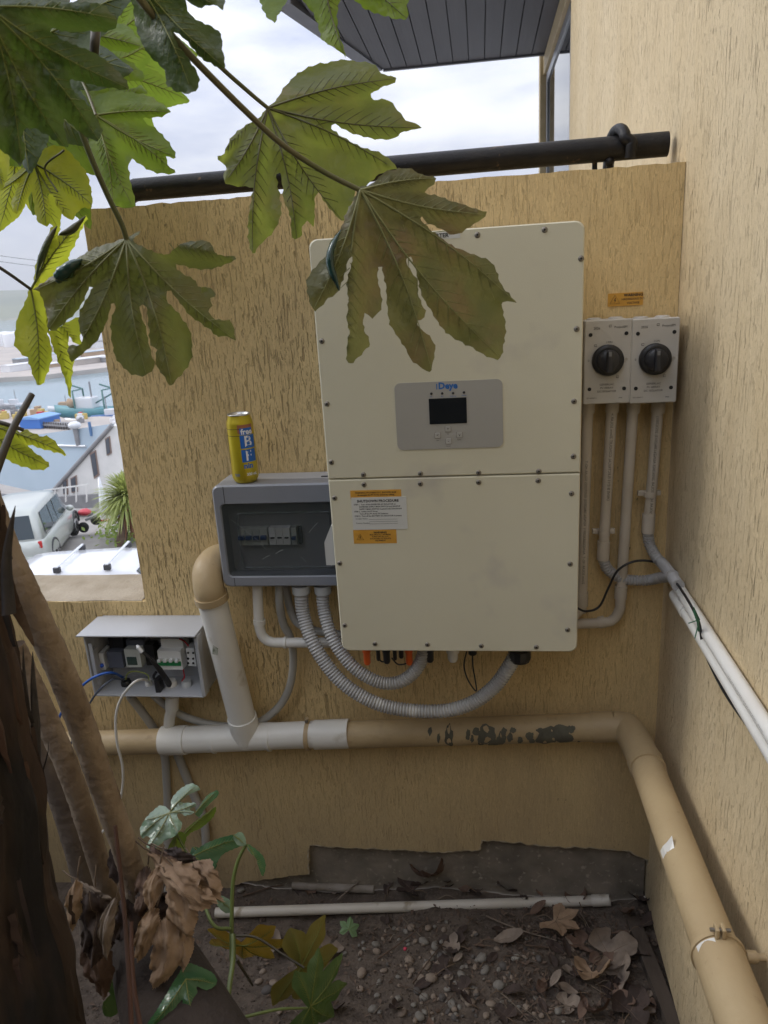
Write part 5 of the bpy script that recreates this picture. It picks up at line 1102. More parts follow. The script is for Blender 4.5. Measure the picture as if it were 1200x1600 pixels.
LJ = Z([450,520,430,470,500,430,600,430,700,450,760,490,800,525,740,550,670,555,680,575,740,610,800,680,825,740,780,735,788,770,822,810,770,815,700,800,620,745,603,765,612,850,632,965,560,970,520,955,480,880,450,820,420,700,420,600], 3)
LK = Z([160,760,100,790,0,885,30,885,50,870,88,862,60,930,55,970,80,1000,120,950,145,900,155,925,160,980,180,1040,220,1060,240,1020,230,940,222,905,250,912,260,950,300,1010,340,1030,380,975,430,972,425,880,400,800,350,740,300,690,220,690], 3)
LL = Z([430,60,490,90,560,110,600,120,640,170,658,215,600,245,530,236,500,240,570,270,640,310,680,365,640,382,560,368,520,340,470,250,400,200,300,150,250,130,320,110], 3)
LM = Z([-30,690,20,700,45,740,40,800,20,870,-10,900,-60,890,-80,740], 3)
LN = Z([330,380,420,400,520,400,600,420,660,400,690,440,600,440,500,440,460,500,480,560,440,600,380,560,300,600,280,590,300,520,330,470], 3)
lA = build_leaf('leaf', LA, JA, TA, pxf(.98, JA, .01, -.010, .006), plant, lf_olive, vn_dark, seed=1, label='olive leaf with eight lobes in front of the handrail')
lB = build_leaf('leaf', LB, JB, TB, pxf(.90, JB, .012, .012, .004), plant, lf_brown, vn_pale, seed=2, label='bronze-olive leaf hanging in front of the inverter')
lC = build_leaf('leaf', LC, JC, TC, pxf(.86, JC, -.008, .010, .006), plant, lf_shade, vn_pale, seed=3, label='dark olive leaf hanging before the wall left of the inverter')
JD = (125/2.58, 330+315/2.58)
build_leaf('leaf', LD1, JD, Z([345,18,220,60,155,700], 2.58, 0, 330), pxf(.98, JD, .01, .02, .006), plant, lf_yel, vn_yel, seed=4, label='backlit yellow-green leaf behind the dark olive leaf')
build_leaf('leaf', LD2, (155/2.58, 330+325/2.58), Z([283,750,320,540], 2.58, 0, 330), pxf(1.0, JD, .01, .02, .004), plant, lf_yel, vn_yel, seed=5)
JE = (-40, 330+850/2.58); build_leaf('leaf', LE, JE, Z([262,978,195,1025], 2.58, 0, 330), pxf(.85, JE, .02, .0, .004), plant, lf_yel, vn_yel, seed=6, label='backlit yellow leaf at the left edge above the wagon')
JF = (-20, 10); build_leaf('leaf', LF, JF, Z([545,90,600,410,460,655,300,680,100,770,-40,690], 3), pxf(.62, JF, .01, .01, .004), plant, lf_dark, vn_yel, seed=7, label='largest dark green leaf in the top left corner')
JG = (205, -45); build_leaf('leaf', LG, JG, Z([900,435,1050,312,1045,45], 3), pxf(.72, JG, .01, -.01, .004), plant, lf_dark, vn_yel, seed=8)
JH = (500, -70); build_leaf('leaf', LH, JH, Z([236,82,502,210,732,70], 2.4, 330), pxf(.8, JH, 0, -.01, .004), plant, lf_mid, vn_dark, seed=9)
JJ = (450/3, 540/3); build_leaf('leaf', LJ, JJ, Z([798,525,822,735,820,808,620,960,530,960], 3), pxf(1.25, JJ, .01, .0, .006), plant, lf_mid, vn_yel, seed=10)
JK = (160/3, 765/3); build_leaf('leaf', LK, JK, Z([5,888,80,990,215,1055,335,1025,430,960], 3), pxf(1.35, JK, 0, .0, .006), plant, lf_yel, vn_yel, seed=11)
JL = (300/3, 150/3); build_leaf('leaf', LL, JL, Z([655,215,675,372], 3), pxf(1.4, JL, 0, .0, .004), plant, lf_mid, vn_yel, seed=12)
JM = (-60/3, 700/3); build_leaf('leaf', LM, JM, Z([15,880], 3), pxf(1.2, JM), plant, lf_yel, vn_yel, seed=13)
build_leaf('leaf', LN, (440/3, 460/3), Z([680,435,300,590,440,590], 3), pxf(1.5, JL), plant, lf_mid, vn_yel, seed=14)
# curled-over glossy edges seen from above
def roll(pts, r, f, par, m=lf_teal):
    P = spline([Vector(f(u, v, -.006)) for u, v in pts], 4); n = len(P)
    part('curled_edge', MB().tube(P, lambda t: r*(sin(pi*min(.98, max(.03, t)))**.7)*(1+.35*noise.noise(Vector((t*9, r*50, 2)))), 9, flat=.55), m, par)
fB = pxf(.90, JB, .012, .012, .004); fC = pxf(.86, JC, -.008, .010, .006); fD = pxf(.98, JD, .01, .02, .006)
roll(Z([486,862,458,915,445,960,450,1010,470,1060,480,1090], 2.4, 330), .0085, fB, lB); roll(Z([330,195,285,225,245,265,235,290], 2.58, 0, 330), .013, fC, lC)
roll(Z([238,95,290,75,345,20], 2.58, 0, 330), .008, fD, lC, lf_dark); roll(Z([230,60,200,110,165,190,145,270], 2.58, 0, 330), .007, fD, lC, lf_dark)
# leaf stalks
def stalk(pts, r0, r1, m=m_pet, par=None, nm='leaf_stalk'):
    P = spline([PD(*p) for p in pts], 8); part(nm, MB().tube(P, lambda t: r0+(r1-r0)*t, 10), m, par or plant)
stalk([(40, -40, .72), (70, 50, .74), (105, 145, .77), (140, 240, .80), (168, 305, .83), (190, 350, .85), (JC[0], JC[1], .86)], .0034, .0030)
stalk([(195, -30, .70), (245, 30, .73), (310, 100, .78), (380, 170, .83), (440, 225, .86), (505, 268, .885), (JB[0]-2, JB[1], .895)], .0040, .0030)
stalk([(255, -30, .80), (290, 50, .86), (345, 105, .92), (390, 145, .96), (JA[0], JA[1], .978)], .0032, .0026)
stalk([(-30, 400, .93), (10, 425, .95), (JD[0], JD[1], .975)], .0022, .0020, m_petd)
stalk([(-20, 655, .84), (10, 663, .84), (37, 672, .85)], .003, .0022, m_petd, nm='twig'); stalk([(-20, 775, .80), (0, 720, .80), (20, 670, .81), (50, 616, .83)], .0050, .0035, m_petd, nm='cut_stem')
stalk([(60, -30, 1.3), (90, 60, 1.33), (130, 130, 1.28), (JJ[0], JJ[1], 1.25)], .003, .0025); stalk([(100, 235, 1.3), (70, 262, 1.34), (90, 300, 1.34)], .0018, .0016, vn_dark)
stalk([(150, 40, 1.2), (148, 70, 1.2), (146, 100, 1.25)], .008, .007, m_petd, nm='side_branch')
# generic lobed leaf
def fatsia(nl, seed, notch=.42, spread=115, wob=1):
    rnd = random.Random(seed); P = []; tips = []; ang = [R(-spread+2*spread*i/(nl-1)) for i in range(nl)]; n_ = nl
    Ls = [100*(.72+.28*cos(a*.62))*rnd.uniform(.88, 1.06) for a in ang]
    P.append((-3, -9))
    for i, (a, l) in enumerate(zip(ang, Ls)):
        d = Vector((sin(a), cos(a))); s = Vector((cos(a), -sin(a))); wv = 100*pi*2*spread/360/nl*1.05
        for t, k in ((.55, -.62), (.72, -.55), (.88, -.26), (1, 0), (.88, .26), (.72, .55), (.55, .62)):
            if i == 0 and k < 0 and t < .6: k = -.5
            P.append(tuple(d*l*t+s*(k*wv*rnd.uniform(.9, 1.1))))
        tips.append(tuple(d*l*.98))
        if i < nl-1:
            am = (a+ang[i+1])/2; P.append((sin(am)*100*notch*rnd.uniform(.9, 1.1), cos(am)*100*notch))
    P.append((3, -9)); return P, tips
def placeleaf(u, v, d, size, spin, pitch, yaw, par, m, mv, seed, nl=7, curl=0, droop=.25, teeth=1.0, name='leaf', label=None, stalk_to=None, sec=True, fold=.05, st=5):
    """joint at a surveyed point; middle lobe points 'spin' degrees clockwise from straight up in the view, blade tipped by pitch and yaw"""
    P, tips = fatsia(nl, seed); sc = size/100; c = PD(u, v, d)
    up = (-DN*cos(R(spin))+RT*sin(R(spin))); side = (RT*cos(R(spin))+DN*sin(R(spin))); nrm = -fw
    q = Matrix.Rotation(R(pitch), 3, side); up = q @ up; nrm = q @ nrm; q = Matrix.Rotation(R(yaw), 3, up); side = q @ side; nrm = q @ nrm
    def f(x, y, h):
        r2 = (x*x+y*y)/1e4; X = x*sc; Y = y*sc; Zz = -h*1.0 - droop*size*r2 + curl*size*(x/100)**2
        return c+side*X+up*Y+nrm*Zz
    return build_leaf(name, P, (0, 0), tips, f, par, m, mv, unit=1/3.0*1.15, fold=size*fold, teeth=teeth, seed=seed, label=label, vr=2.2, sec=sec, step=st)
# crown filling behind the traced leaves
for i, (u, v, d, s, sp, pi_, ya, m, mv) in enumerate([
    (60, 175, 1.5, .22, 130, 10, 20, lf_mid, vn_yel), (140, 110, 1.6, .20, 95, -15, 10, lf_mid, vn_yel), (30, 230, 1.6, .20, 190, 15, -10, lf_yel, vn_yel),
    (175, 60, 1.7, .19, 60, 10, 10, lf_mid, vn_yel), (20, 90, 1.3, .24, 100, 20, 0, lf_dark, vn_yel)]):
    placeleaf(u, v, d, s, sp, pi_, ya, plant, m, mv, 40+i)
# unseen leaves added to the crown above and behind the viewer to dim daylight
for i in range(14):
    rnd = random.Random(90+i); 
    P_c = Vector((rnd.uniform(-1.9, -.65), rnd.uniform(-2.2, -.9), rnd.uniform(1.25, 1.75)))
    P, tips = fatsia(8, 60+i); s_ = rnd.uniform(.17, .24)/100; Mr = Matrix.Rotation(rnd.uniform(0, 6.28), 3, 'Z') @ Matrix.Rotation(rnd.uniform(-.5, .5), 3, 'X')
    build_leaf('leaf', P, (0, 0), tips, (lambda x, y, h, c=P_c, M=Mr, s_=s_: c+M @ Vector((x*s_, y*s_, -.12*s_*(x*x+y*y)/60-h))), plant, lf_dark, vn_yel, unit=.6, fold=.01, seed=60+i, sec=False, vr=2)
# ringed stems
m_stem = mat('ringed_stem_bark', (.32, .25, .185), (.21, .155, .11), 14, .85, .9, 90, c3=(.12, .085, .06), s3=34, lo3=.6, hi3=.75)
def ringed(pts, r0, r1, seed, m=m_stem):
    P = resample(spline([PD(*p) for p in pts], 10), .006); n = len(P); vs = []; fs = []; F_ = frames(P); K = 20; rnd = random.Random(seed); ph = 0; rr = []
    nxt = 4; 
    for i in range(n):
        base = r0+(r1-r0)*i/(n-1); nxt -= 1; k = 1+.02*noise.noise(Vector((i*.12, seed, 0)))
        if nxt <= 0: k *= .972; nxt = rnd.randint(4, 8)
        elif nxt == 1: k *= 1.022
        rr.append(base*k)
    for p, (t, a, b), q in zip(P, F_, rr):
        for k in range(K):
            th = 2*pi*k/K; z = 1+.05*noise.noise(Vector((cos(th)*1.5, sin(th)*1.5, p.z*30+seed))); vs.append(p+(a*cos(th)+b*sin(th))*q*z)
    for i in range(n-1):
        for k in range(K): fs.append((i*K+k, i*K+(k+1) % K, (i+1)*K+(k+1) % K, (i+1)*K+k))
    part('stem', MB().add(vs, fs, True), m, plant)
ringed([(-30, 760, .92), (8, 860, .95), (55, 960, .98), (100, 1060, 1.02), (137, 1160, 1.06), (168, 1250, 1.10), (198, 1335, 1.14), (222, 1420, 1.18), (240, 1500, 1.22)], .0185, .0190, 1)
ringed([(20, 1010, 1.05), (62, 1100, 1.08), (108, 1205, 1.12), (140, 1300, 1.17), (170, 1400, 1.22), (196, 1490, 1.27), (215, 1580, 1.3)], .0165, .0165, 2)
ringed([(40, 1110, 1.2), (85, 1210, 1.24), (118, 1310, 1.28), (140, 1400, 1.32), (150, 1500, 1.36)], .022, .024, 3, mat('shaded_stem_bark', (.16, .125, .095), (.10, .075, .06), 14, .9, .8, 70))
# rusty thin suckers
for pts in ([(180, 1290, 1.05), (192, 1400, 1.03), (200, 1500, 1.0), (206, 1620, .96)], [(205, 1440, 1.06), (208, 1530, 1.02), (222, 1620, .98)]): stalk(pts, .0028, .0034, mat('rusty_sucker', (.10, .045, .03), (.06, .03, .02), 10, .8), nm='sucker')

# ------------------------------------------------------------------ dark shaggy trunk at the left edge
m_trunk = mat('dark_fibrous_bark', (.030, .020, .016), (.060, .036, .026), 12, .95, 1, 60, stretch=(1, 1, .22), c3=(.012, .010, .010), s3=16, lo3=.45, hi3=.6)
tk = thing('old_trunk', 'dark shaggy bark trunk rising along the left edge of the view', 'tree', tuple(PZ(30, 1640, -.98)))
base = PD(-72, 1760, .88); topc = PD(-118, 780, .74)
vs = []; fs = []; K = 96; NH = 170
for j in range(NH+1):
    t = j/NH; c = base+(topc-base)*t; r = .135-.070*t + .022*(1-t)**3
    for k in range(K):
        a = 2*pi*k/K; ridge_ = abs(noise.noise(Vector((cos(a)*5.2, sin(a)*5.2, c.z*1.3))))*.034 + noise.noise(Vector((cos(a)*16, sin(a)*16, c.z*5)))*.008 + noise.noise(Vector((cos(a)*40, sin(a)*40, c.z*22)))*.004+ .010*noise.noise(Vector((cos(a)*2, sin(a)*2, c.z*9)))
        vs.append(c+Vector((cos(a), sin(a), 0))*(r+ridge_-.012))
for j in range(NH):
    for k in range(K): fs.append((j*K+k, j*K+(k+1) % K, (j+1)*K+(k+1) % K, (j+1)*K+k))
part('trunk', MB().add(vs, fs, True), m_trunk, tk)
rnd = random.Random(8)
m_barkr = mat('reddish_bark_flake', (.085, .045, .032), (.045, .026, .02), 18, .9, .8, 60, stretch=(1, 1, .3))
for i in range(80):
    t = rnd.uniform(.05, .98); c = base+(topc-base)*t; r = .137-.070*t + .022*(1-t)**3; a = rnd.uniform(-2.6, .9); l = rnd.uniform(.03, .12); wv = rnd.uniform(.002, .007)
    rg = abs(noise.noise(Vector((cos(a)*5.2, sin(a)*5.2, c.z*1.3))))*.034-.012; o = c+Vector((cos(a), sin(a), 0))*(r+rg+.002); tang = Vector((-sin(a), cos(a), 0)); ou = Vector((cos(a), sin(a), 0)); mb = MB(); vs = []
    for j in range(7):
        s = j/6; w_ = wv*(1-s**3)*(1+.3*rnd.uniform(-1, 1)); p = o-Vector((0, 0, 1))*l*(s-.5)+ou*(.0015+.006*max(0, .3-s)*rnd.uniform(0, 1.6)+.0015*rnd.uniform(-1, 1))
        vs += [p-tang*w_, p+ou*.004, p+tang*w_]
    part('bark_strip', mb.add(vs, [(3*j, 3*j+1, 3*j+4, 3*j+3) for j in range(6)]+[(3*j+1, 3*j+2, 3*j+5, 3*j+4) for j in range(6)]), m_barkr if i % 3 == 0 else m_trunk, tk)
# splintered spikes
def spike(pts, w0, m, nm='splinter'):
    P = [PD(*p) for p in pts]; part(nm, MB().tube(spline(P, 4), lambda t: w0*(1-t)**.8*(1+.3*noise.noise(Vector((t*12, w0*100, 1))))+.0004, 7, flat=.4), m, tk)
m_dspike = mat('black_splinter', (.016, .014, .016), (.035, .028, .026), 30, .75, .8, 60)
spike([(52, 1260, .86), (56, 1150, .86), (52, 1070, .86), (51, 1018, .86)], .011, m_dspike); spike([(44, 1120, .87), (38, 1060, .87), (36, 1010, .87)], .005, m_dspike)
spike([(14, 960, .74), (10, 880, .74), (16, 830, .74), (24, 790, .74)], .010, m_dspike); spike([(62, 1220, .86), (74, 1180, .86), (76, 1160, .86)], .0016, m_dspike)
# brown dead frond sheath hanging against the trunk
sh = [(-40, 770), (2, 800), (10, 850), (25, 920), (48, 985), (52, 1010), (20, 960), (-20, 900), (-60, 860)]
build_leaf('dead_sheath', [(a, b) for a, b in sh], (-30, 790), [(45, 990)], pxf(.78, (0, 800), .03, .01, 0), tk, mat('dead_sheath_brown', (.13, .085, .06), (.09, .06, .045), 10, .8, .5, 60), mat('dead_sheath_vein', (.08, .05, .035)), seed=31, teeth=.5, sec=False, fold=.004)
# leaning felled log in the lower left
m_log = mat('smooth_brown_log', (.040, .028, .022), (.028, .020, .016), 10, .9, .8, 90)
a = PD(215, 1440, 1.22); b = PD(345, 1760, .98)
solo('leaning_log', MB().tube(spline([a, a+(b-a)*.3, a+(b-a)*.7, b], 6), lambda t: .050+.050*t, 28), m_log, 'smooth dark brown log leaning across the bottom left foreground', 'log', None, a)

# ------------------------------------------------------------------ young fatsia in the bed
yf = thing('young_fatsia', 'young glossy fatsia growing at the wall base below the hoses', 'plant', tuple(PZ(370, 1450, -.95)))
lf_paleg = mat('leaf_pale_sheen', (.13, .20, .13), (.19, .27, .18), 25, .25, .9, 60, transl=(.2, .35, .15, .12), coat=.5)
S8 = lambda l: Z(l, 3.53, 80, 930)
S4 = lambda l: Z(l, 1.92, 0, 1094)
lY = S8([660,1195,640,1172,600,1160,560,1190,520,1232,490,1290,500,1340,530,1328,545,1345,525,1385,560,1402,630,1352,660,1340,692,1320,722,1262,695,1222,705,1202,742,1216,790,1200,765,1180,800,1162,790,1145,715,1142,745,1108,785,1088,822,1070,782,1038,740,1050,700,1080,662,1130])
JY = (80+650/3.53, 930+1200/3.53)
build_leaf('leaf', lY, JY, S8([800,1050,792,1152,785,1200,700,1310,535,1390,495,1325,520,1240]), pxf(1.42, JY, -.02, -.10, .02), yf, lf_paleg, vn_pale, fold=.010, seed=101, unit=.55, teeth=1.6, label='pale glossy leaf highest below the meter box')
for k, (pts, tips, m_, d0, lab) in enumerate((
    ([575,470,600,440,640,420,680,408,722,402,738,430,705,445,670,462,650,490,640,516,612,520,596,492], [725,415,640,508,600,480], lf_gloss, 1.38, 'dark glossy leaf bent left from the bright green stalk'),
    ([738,430,765,445,790,470,797,500,788,528,775,500,768,475,748,455], [788,520], lf_gloss, 1.36, None),
    ([700,405,725,396,738,420,735,436,715,436,702,420], [732,432], lf_paleg, 1.355, 'small pale leaf tip at the top of the bright green stalk'),
    ([545,410,560,385,590,360,625,335,648,320,640,350,605,382,570,400,548,425], [645,325], lf_mid, 1.45, None),
    ([585,340,600,315,622,285,652,270,655,285,635,305,612,330,598,350], [650,275], lf_gloss, 1.46, None),
    ([530,400,545,395,560,410,545,450,520,470,500,460,510,430], [515,462], lf_mid, 1.43, None),
    ([640,590,660,585,690,600,700,625,680,640,655,620], [695,630], lf_paleg, 1.37, None),
    ([580,440,610,450,640,470,650,500,620,520,590,500,570,470], [640,510], lf_gloss, 1.40, None),
    # dark lobes in front of the log
    ([560,790,600,800,640,820,650,850,620,870,590,860,600,900,605,960,590,1000,560,1010,540,960,548,900,520,930,490,975,450,990,440,975,470,930,500,880,530,830], [640,850,595,990,450,980], lf_gloss, 1.06, 'dark glossy leaf at the bottom against the log'),
    # green leaf lower left
    ([265,790,300,785,340,810,380,850,395,885,370,920,340,948,312,945,308,910,330,880,300,870,285,850,300,830,270,815], [392,880,320,940,270,795], mat('leaf_fresh_green', (.045, .085, .028), (.07, .12, .035), 14, .35, .6, 60, transl=(.14, .28, .05, .18)), 1.2, 'fresh green leaf between the old trunk and the thin suckers'))):
    o_ = S4(pts); tp_ = S4(tips); jx = sum(p[0] for p in o_)/len(o_); jy = sum(p[1] for p in o_)/len(o_)
    J_ = o_[0] if k not in (8, 9) else ((o_[0][0]*.6+jx*.4), (o_[0][1]*.6+jy*.4))
    build_leaf('leaf', o_, J_, tp_, pxf(d0, J_, .03, -.08, .04), yf, m_, vn_yel, fold=.006, seed=120+k, unit=.5, teeth=1.3, label=lab)
def st2(pts, r0, r1, m=m_pet, par=yf, nm='leaf_stalk'): stalk(pts, r0, r1, m, par, nm)
m_gst = mat('bright_green_stalk', (.15, .20, .06), (.11, .14, .045), 10, .4)
st2([(362, 1500, 1.34), (362, 1440, 1.35), (364, 1380, 1.36), (372, 1345, 1.36), (384, 1320, 1.36)], .0042, .0030, m_gst)
st2([(360, 1452, 1.34), (330, 1440, 1.33), (300, 1350, 1.40), (266, 1285, 1.42)], .0035, .0022, m_gst)
st2([(360, 1640, 1.20), (357, 1560, 1.25), (364, 1500, 1.30), (364, 1460, 1.33)], .0040, .0048, m_gst)
st2([(362, 1462, 1.33), (400, 1465, 1.33), (440, 1490, 1.32), (475, 1512, 1.31)], .0026, .0020, m_petd)
st2([(345, 1560, 1.25), (330, 1580, 1.2), (320, 1620, 1.15)], .003, .002, m_gst); st2([(370, 1500, 1.33), (395, 1540, 1.34)], .0030, .0020, m_petd)
st2([(360, 1595, 1.22), (430, 1578, 1.25), (480, 1575, 1.28)], .0028, .002, m_gst)
lf_mustard = mat('leaf_mustard', (.40, .26, .03), (.30, .20, .03), 12, .5, .4, 40, transl=(.5, .35, .05, .2), c3=(.16, .11, .03), s3=25)
lf_olivey = mat('leaf_olive_yellow', (.18, .15, .03), (.12, .11, .025), 12, .5, .4, 40, transl=(.3, .25, .05, .2), c3=(.08, .06, .02), s3=25)
lf_dg = None
placeleaf(378, 1478, 1.40, .10, 165, -30, 15, yf, lf_mustard, vn_yel, 106, 6, label='mustard yellow leaf lying near the stalk base')
placeleaf(470, 1512, 1.36, .10, 105, -38, -5, yf, lf_olivey, vn_yel, 107, 5, label='olive yellow leaf low over the pebbles')
placeleaf(485, 1572, 1.30, .095, 95, -35, 0, yf, mat('leaf_fresh_green', (.045, .085, .028), (.07, .12, .035), 14, .35, .6, 60, transl=(.14, .28, .05, .18)), vn_yel, 108, 7, label='fresh green leaf at the bottom centre-left')
sp_ = thing('seedling', 'tiny pale green seedling on the soil below the long white pipe', 'plant', tuple(PZ(542, 1450, -.95)))
placeleaf(545, 1452, (PZ(545, 1452, -.935)-CAMP).dot(fw), .035, 10, -40, 0, sp_, mat('seedling_green', (.12, .2, .09), rough=.6), vn_yel, 112, 5, sec=False)
# ================================================================== on the bed
def G0(u, v, dz=0):
    p = PZ(u, v, -.955)
    for _ in range(3): p = PZ(u, v, gz(p.x, p.y))
    return p+Vector((0, 0, dz))
m_pvcd = mat('dusty_white_pipe', (.58, .55, .50), (.50, .46, .40), 6, .45, .2, 90, c3=(.32, .27, .2), s3=22, lo3=.62, hi3=.72)
a = G0(338, 1433, .016); b = G0(925, 1416, .020); c = G0(953, 1415, .020)
lp_ = thing('loose_pipe', 'long white loose pipe lying across the soil', 'pipe', tuple(a))
part('tube', MB().hollow(a, b, .0145, .0125, 20), m_pvcd, lp_); part('flared_end', MB().hollow(b, c, .0165, .0145, 20), m_pvcd, lp_)
a = G0(458, 1388, .012); b = G0(585, 1394, .010)
solo('pipe_offcut', MB().hollow(a, b, .0125, .010, 18), mat('dirty_grey_pipe', (.30, .27, .24), (.2, .17, .14), 16, .7), 'short dirty pipe offcut against the exposed footing', 'pipe', None, a)
# timber edging plank by the house wall
a = G0(988, 1440, .006); b = G0(1065, 1640, .006); d = (b-a).normalized(); s = Vector((-d.y, d.x, 0))*.018
solo('edging_board', MB().prism([tuple((a-s).xy), tuple((a+s).xy), tuple((b+s).xy), tuple((b-s).xy)], lambda x, y: (x, y, a.z-.012), (0, 0, .024)), mat('grey_weathered_timber', (.085, .065, .052), (.055, .042, .034), 20, .9, .8, 60, stretch=(1, .2, 1)), 'grey weathered edging board lying beside the house wall', 'board', None, a)
# pebbles
m_peb = [mat('pebble_grey', (.23, .21, .185), (.15, .14, .125), 30, .75, .3, 200), mat('pebble_tan', (.27, .21, .165), (.18, .145, .115), 30, .75, .3, 200), mat('pebble_dark', (.10, .09, .085), (.075, .065, .06), 30, .75, .3, 200), mat('pebble_pale', (.27, .26, .23), (.21, .20, .18), 30, .75, .3, 200)]
rnd = random.Random(5); PM = []
for i in range(10):
    PM.append(MB().blob((0, 0, 0), 1, i, .12, 2, (1, rnd.uniform(.65, .85), rnd.uniform(.42, .6))))
pm = [[x.mesh('pebble', m) for m in m_peb] for x in PM]
def zone(u, v):
    return ('far ' if v < 1460 else 'near ' if v > 1540 else 'middle ')+('left part' if u < 560 else 'centre' if u < 740 else 'right part')+' of the soil bed'
PC = ('grey', 'tan', 'dark', 'pale')
def pebble2(u, v, r):
    mi = rnd.choice((0, 0, 1, 1, 2)); sz = 'large ' if r > .0135 else 'medium ' if r > .0095 else 'small '
    return pebble(G0(u, v), r, sz+PC[mi]+' river pebble in the '+zone(u, v), mi=mi)
def pebble(p, r, label, grp='river pebbles scattered on the soil', mi=None):
    o = bpy.data.objects.new('pebble', pm[rnd.randrange(10)][mi if mi is not None else rnd.choice((0, 0, 1, 1, 2))]); COL.objects.link(o); o.location = p+Vector((0, 0, r*.22)); o.scale = (r, r, r); o.rotation_euler = (rnd.uniform(-.4, .4), rnd.uniform(-.4, .4), rnd.uniform(0, 6.3)); tag(o, label, 'pebble', grp); return o
pebble(G0(806, 1498), .0155, 'pale grey-green round pebble, brightest on the soil below the star-shaped dead leaf', None, 3)
pebble(G0(674, 1530), .019, 'large oval tan pebble standing among the pebbles left of centre', None, 1)
big = [(756, 1497), (757, 1519), (844, 1502), (872, 1535), (656, 1533), (650, 1550), (686, 1512), (660, 1475), (668, 1508), (720, 1525), (728, 1555), (690, 1560), (640, 1505), (586, 1488), (590, 1475), (706, 1570), (826, 1575), (870, 1580), (768, 1568), (600, 1515), (567, 1520), (630, 1582), (700, 1505), (716, 1497), (645, 1520), (745, 1550), (428, 1535), (412, 1520), (440, 1555), (418, 1550), (405, 1532), (436, 1580), (455, 1530), (680, 1480), (692, 1492), (740, 1515), (790, 1512), (374, 1390), (668, 1450), (700, 1545), (735, 1570), (625, 1560), (580, 1575), (560, 1545), (540, 1490), (665, 1560), (780, 1540), (640, 1450), (760, 1590), (655, 1592), (710, 1588)]
for u, v in big: pebble2(u+rnd.uniform(-3, 3), v+rnd.uniform(-3, 3), rnd.uniform(.010, .0165))
n_ = 0
while n_ < 150:
    u = rnd.gauss(690, 95); v = rnd.uniform(1440, 1600)
    if u < 560 or u > 960: 
        if rnd.random() < .7: continue
    pebble2(u, v, rnd.uniform(.0045, .0095)); n_ += 1
# fine grit and crumbs: nobody could count them
mb = MB(); rnd = random.Random(15)
for i in range(5200):
    x = rnd.uniform(-.8, .80); y = -.02-rnd.random()**.9*.62; r = rnd.uniform(.0012, .0036); c = Vector((x, y, gz(x, y)+r*.4)); q = Matrix.Rotation(rnd.uniform(0, 6.3), 3, Vector((rnd.uniform(-1, 1), rnd.uniform(-1, 1), 1)).normalized())
    vs = [c+q @ Vector(p) for p in ((r, 0, 0), (-r*.8, 0, r*.2), (0, r*.9, 0), (0, -r, 0), (0, 0, r*.8), (0, 0, -r*.7))]
    mb.add(vs, [(0, 2, 4), (2, 1, 4), (1, 3, 4), (3, 0, 4), (2, 0, 5), (1, 2, 5), (3, 1, 5), (0, 3, 5)], True)
struct('soil_grit', mb, mat('grit', (.11, .085, .07), (.06, .045, .035), 200, .95, c3=(.2, .17, .14), s3=300), 'stuff')
mb = MB()
for i in range(2600):
    x = rnd.uniform(-.8, .80); y = -.02-rnd.random()**1.1*.6
    if rnd.random() < .5: x = rnd.uniform(.35, .78)
    l = rnd.uniform(.006, .022); wd = l*rnd.uniform(.25, .6); a = rnd.uniform(0, 6.3); c = Vector((x, y, gz(x, y)+rnd.uniform(.001, .010))); d = Vector((cos(a), sin(a), rnd.uniform(-.5, .5))).normalized(); s = d.cross(Vector((rnd.uniform(-.5, .5), rnd.uniform(-.5, .5), 1))).normalized()*wd*.5
    mb.add([c-d*l*.5, c+s+Vector((0, 0, l*.12)), c+d*l*.5, c-s], [(0, 1, 2), (0, 2, 3)])
struct('leaf_litter', mb, mat('litter_brown', (.085, .055, .04), (.14, .10, .075), 90, .9, c3=(.045, .03, .024), s3=60), 'stuff')
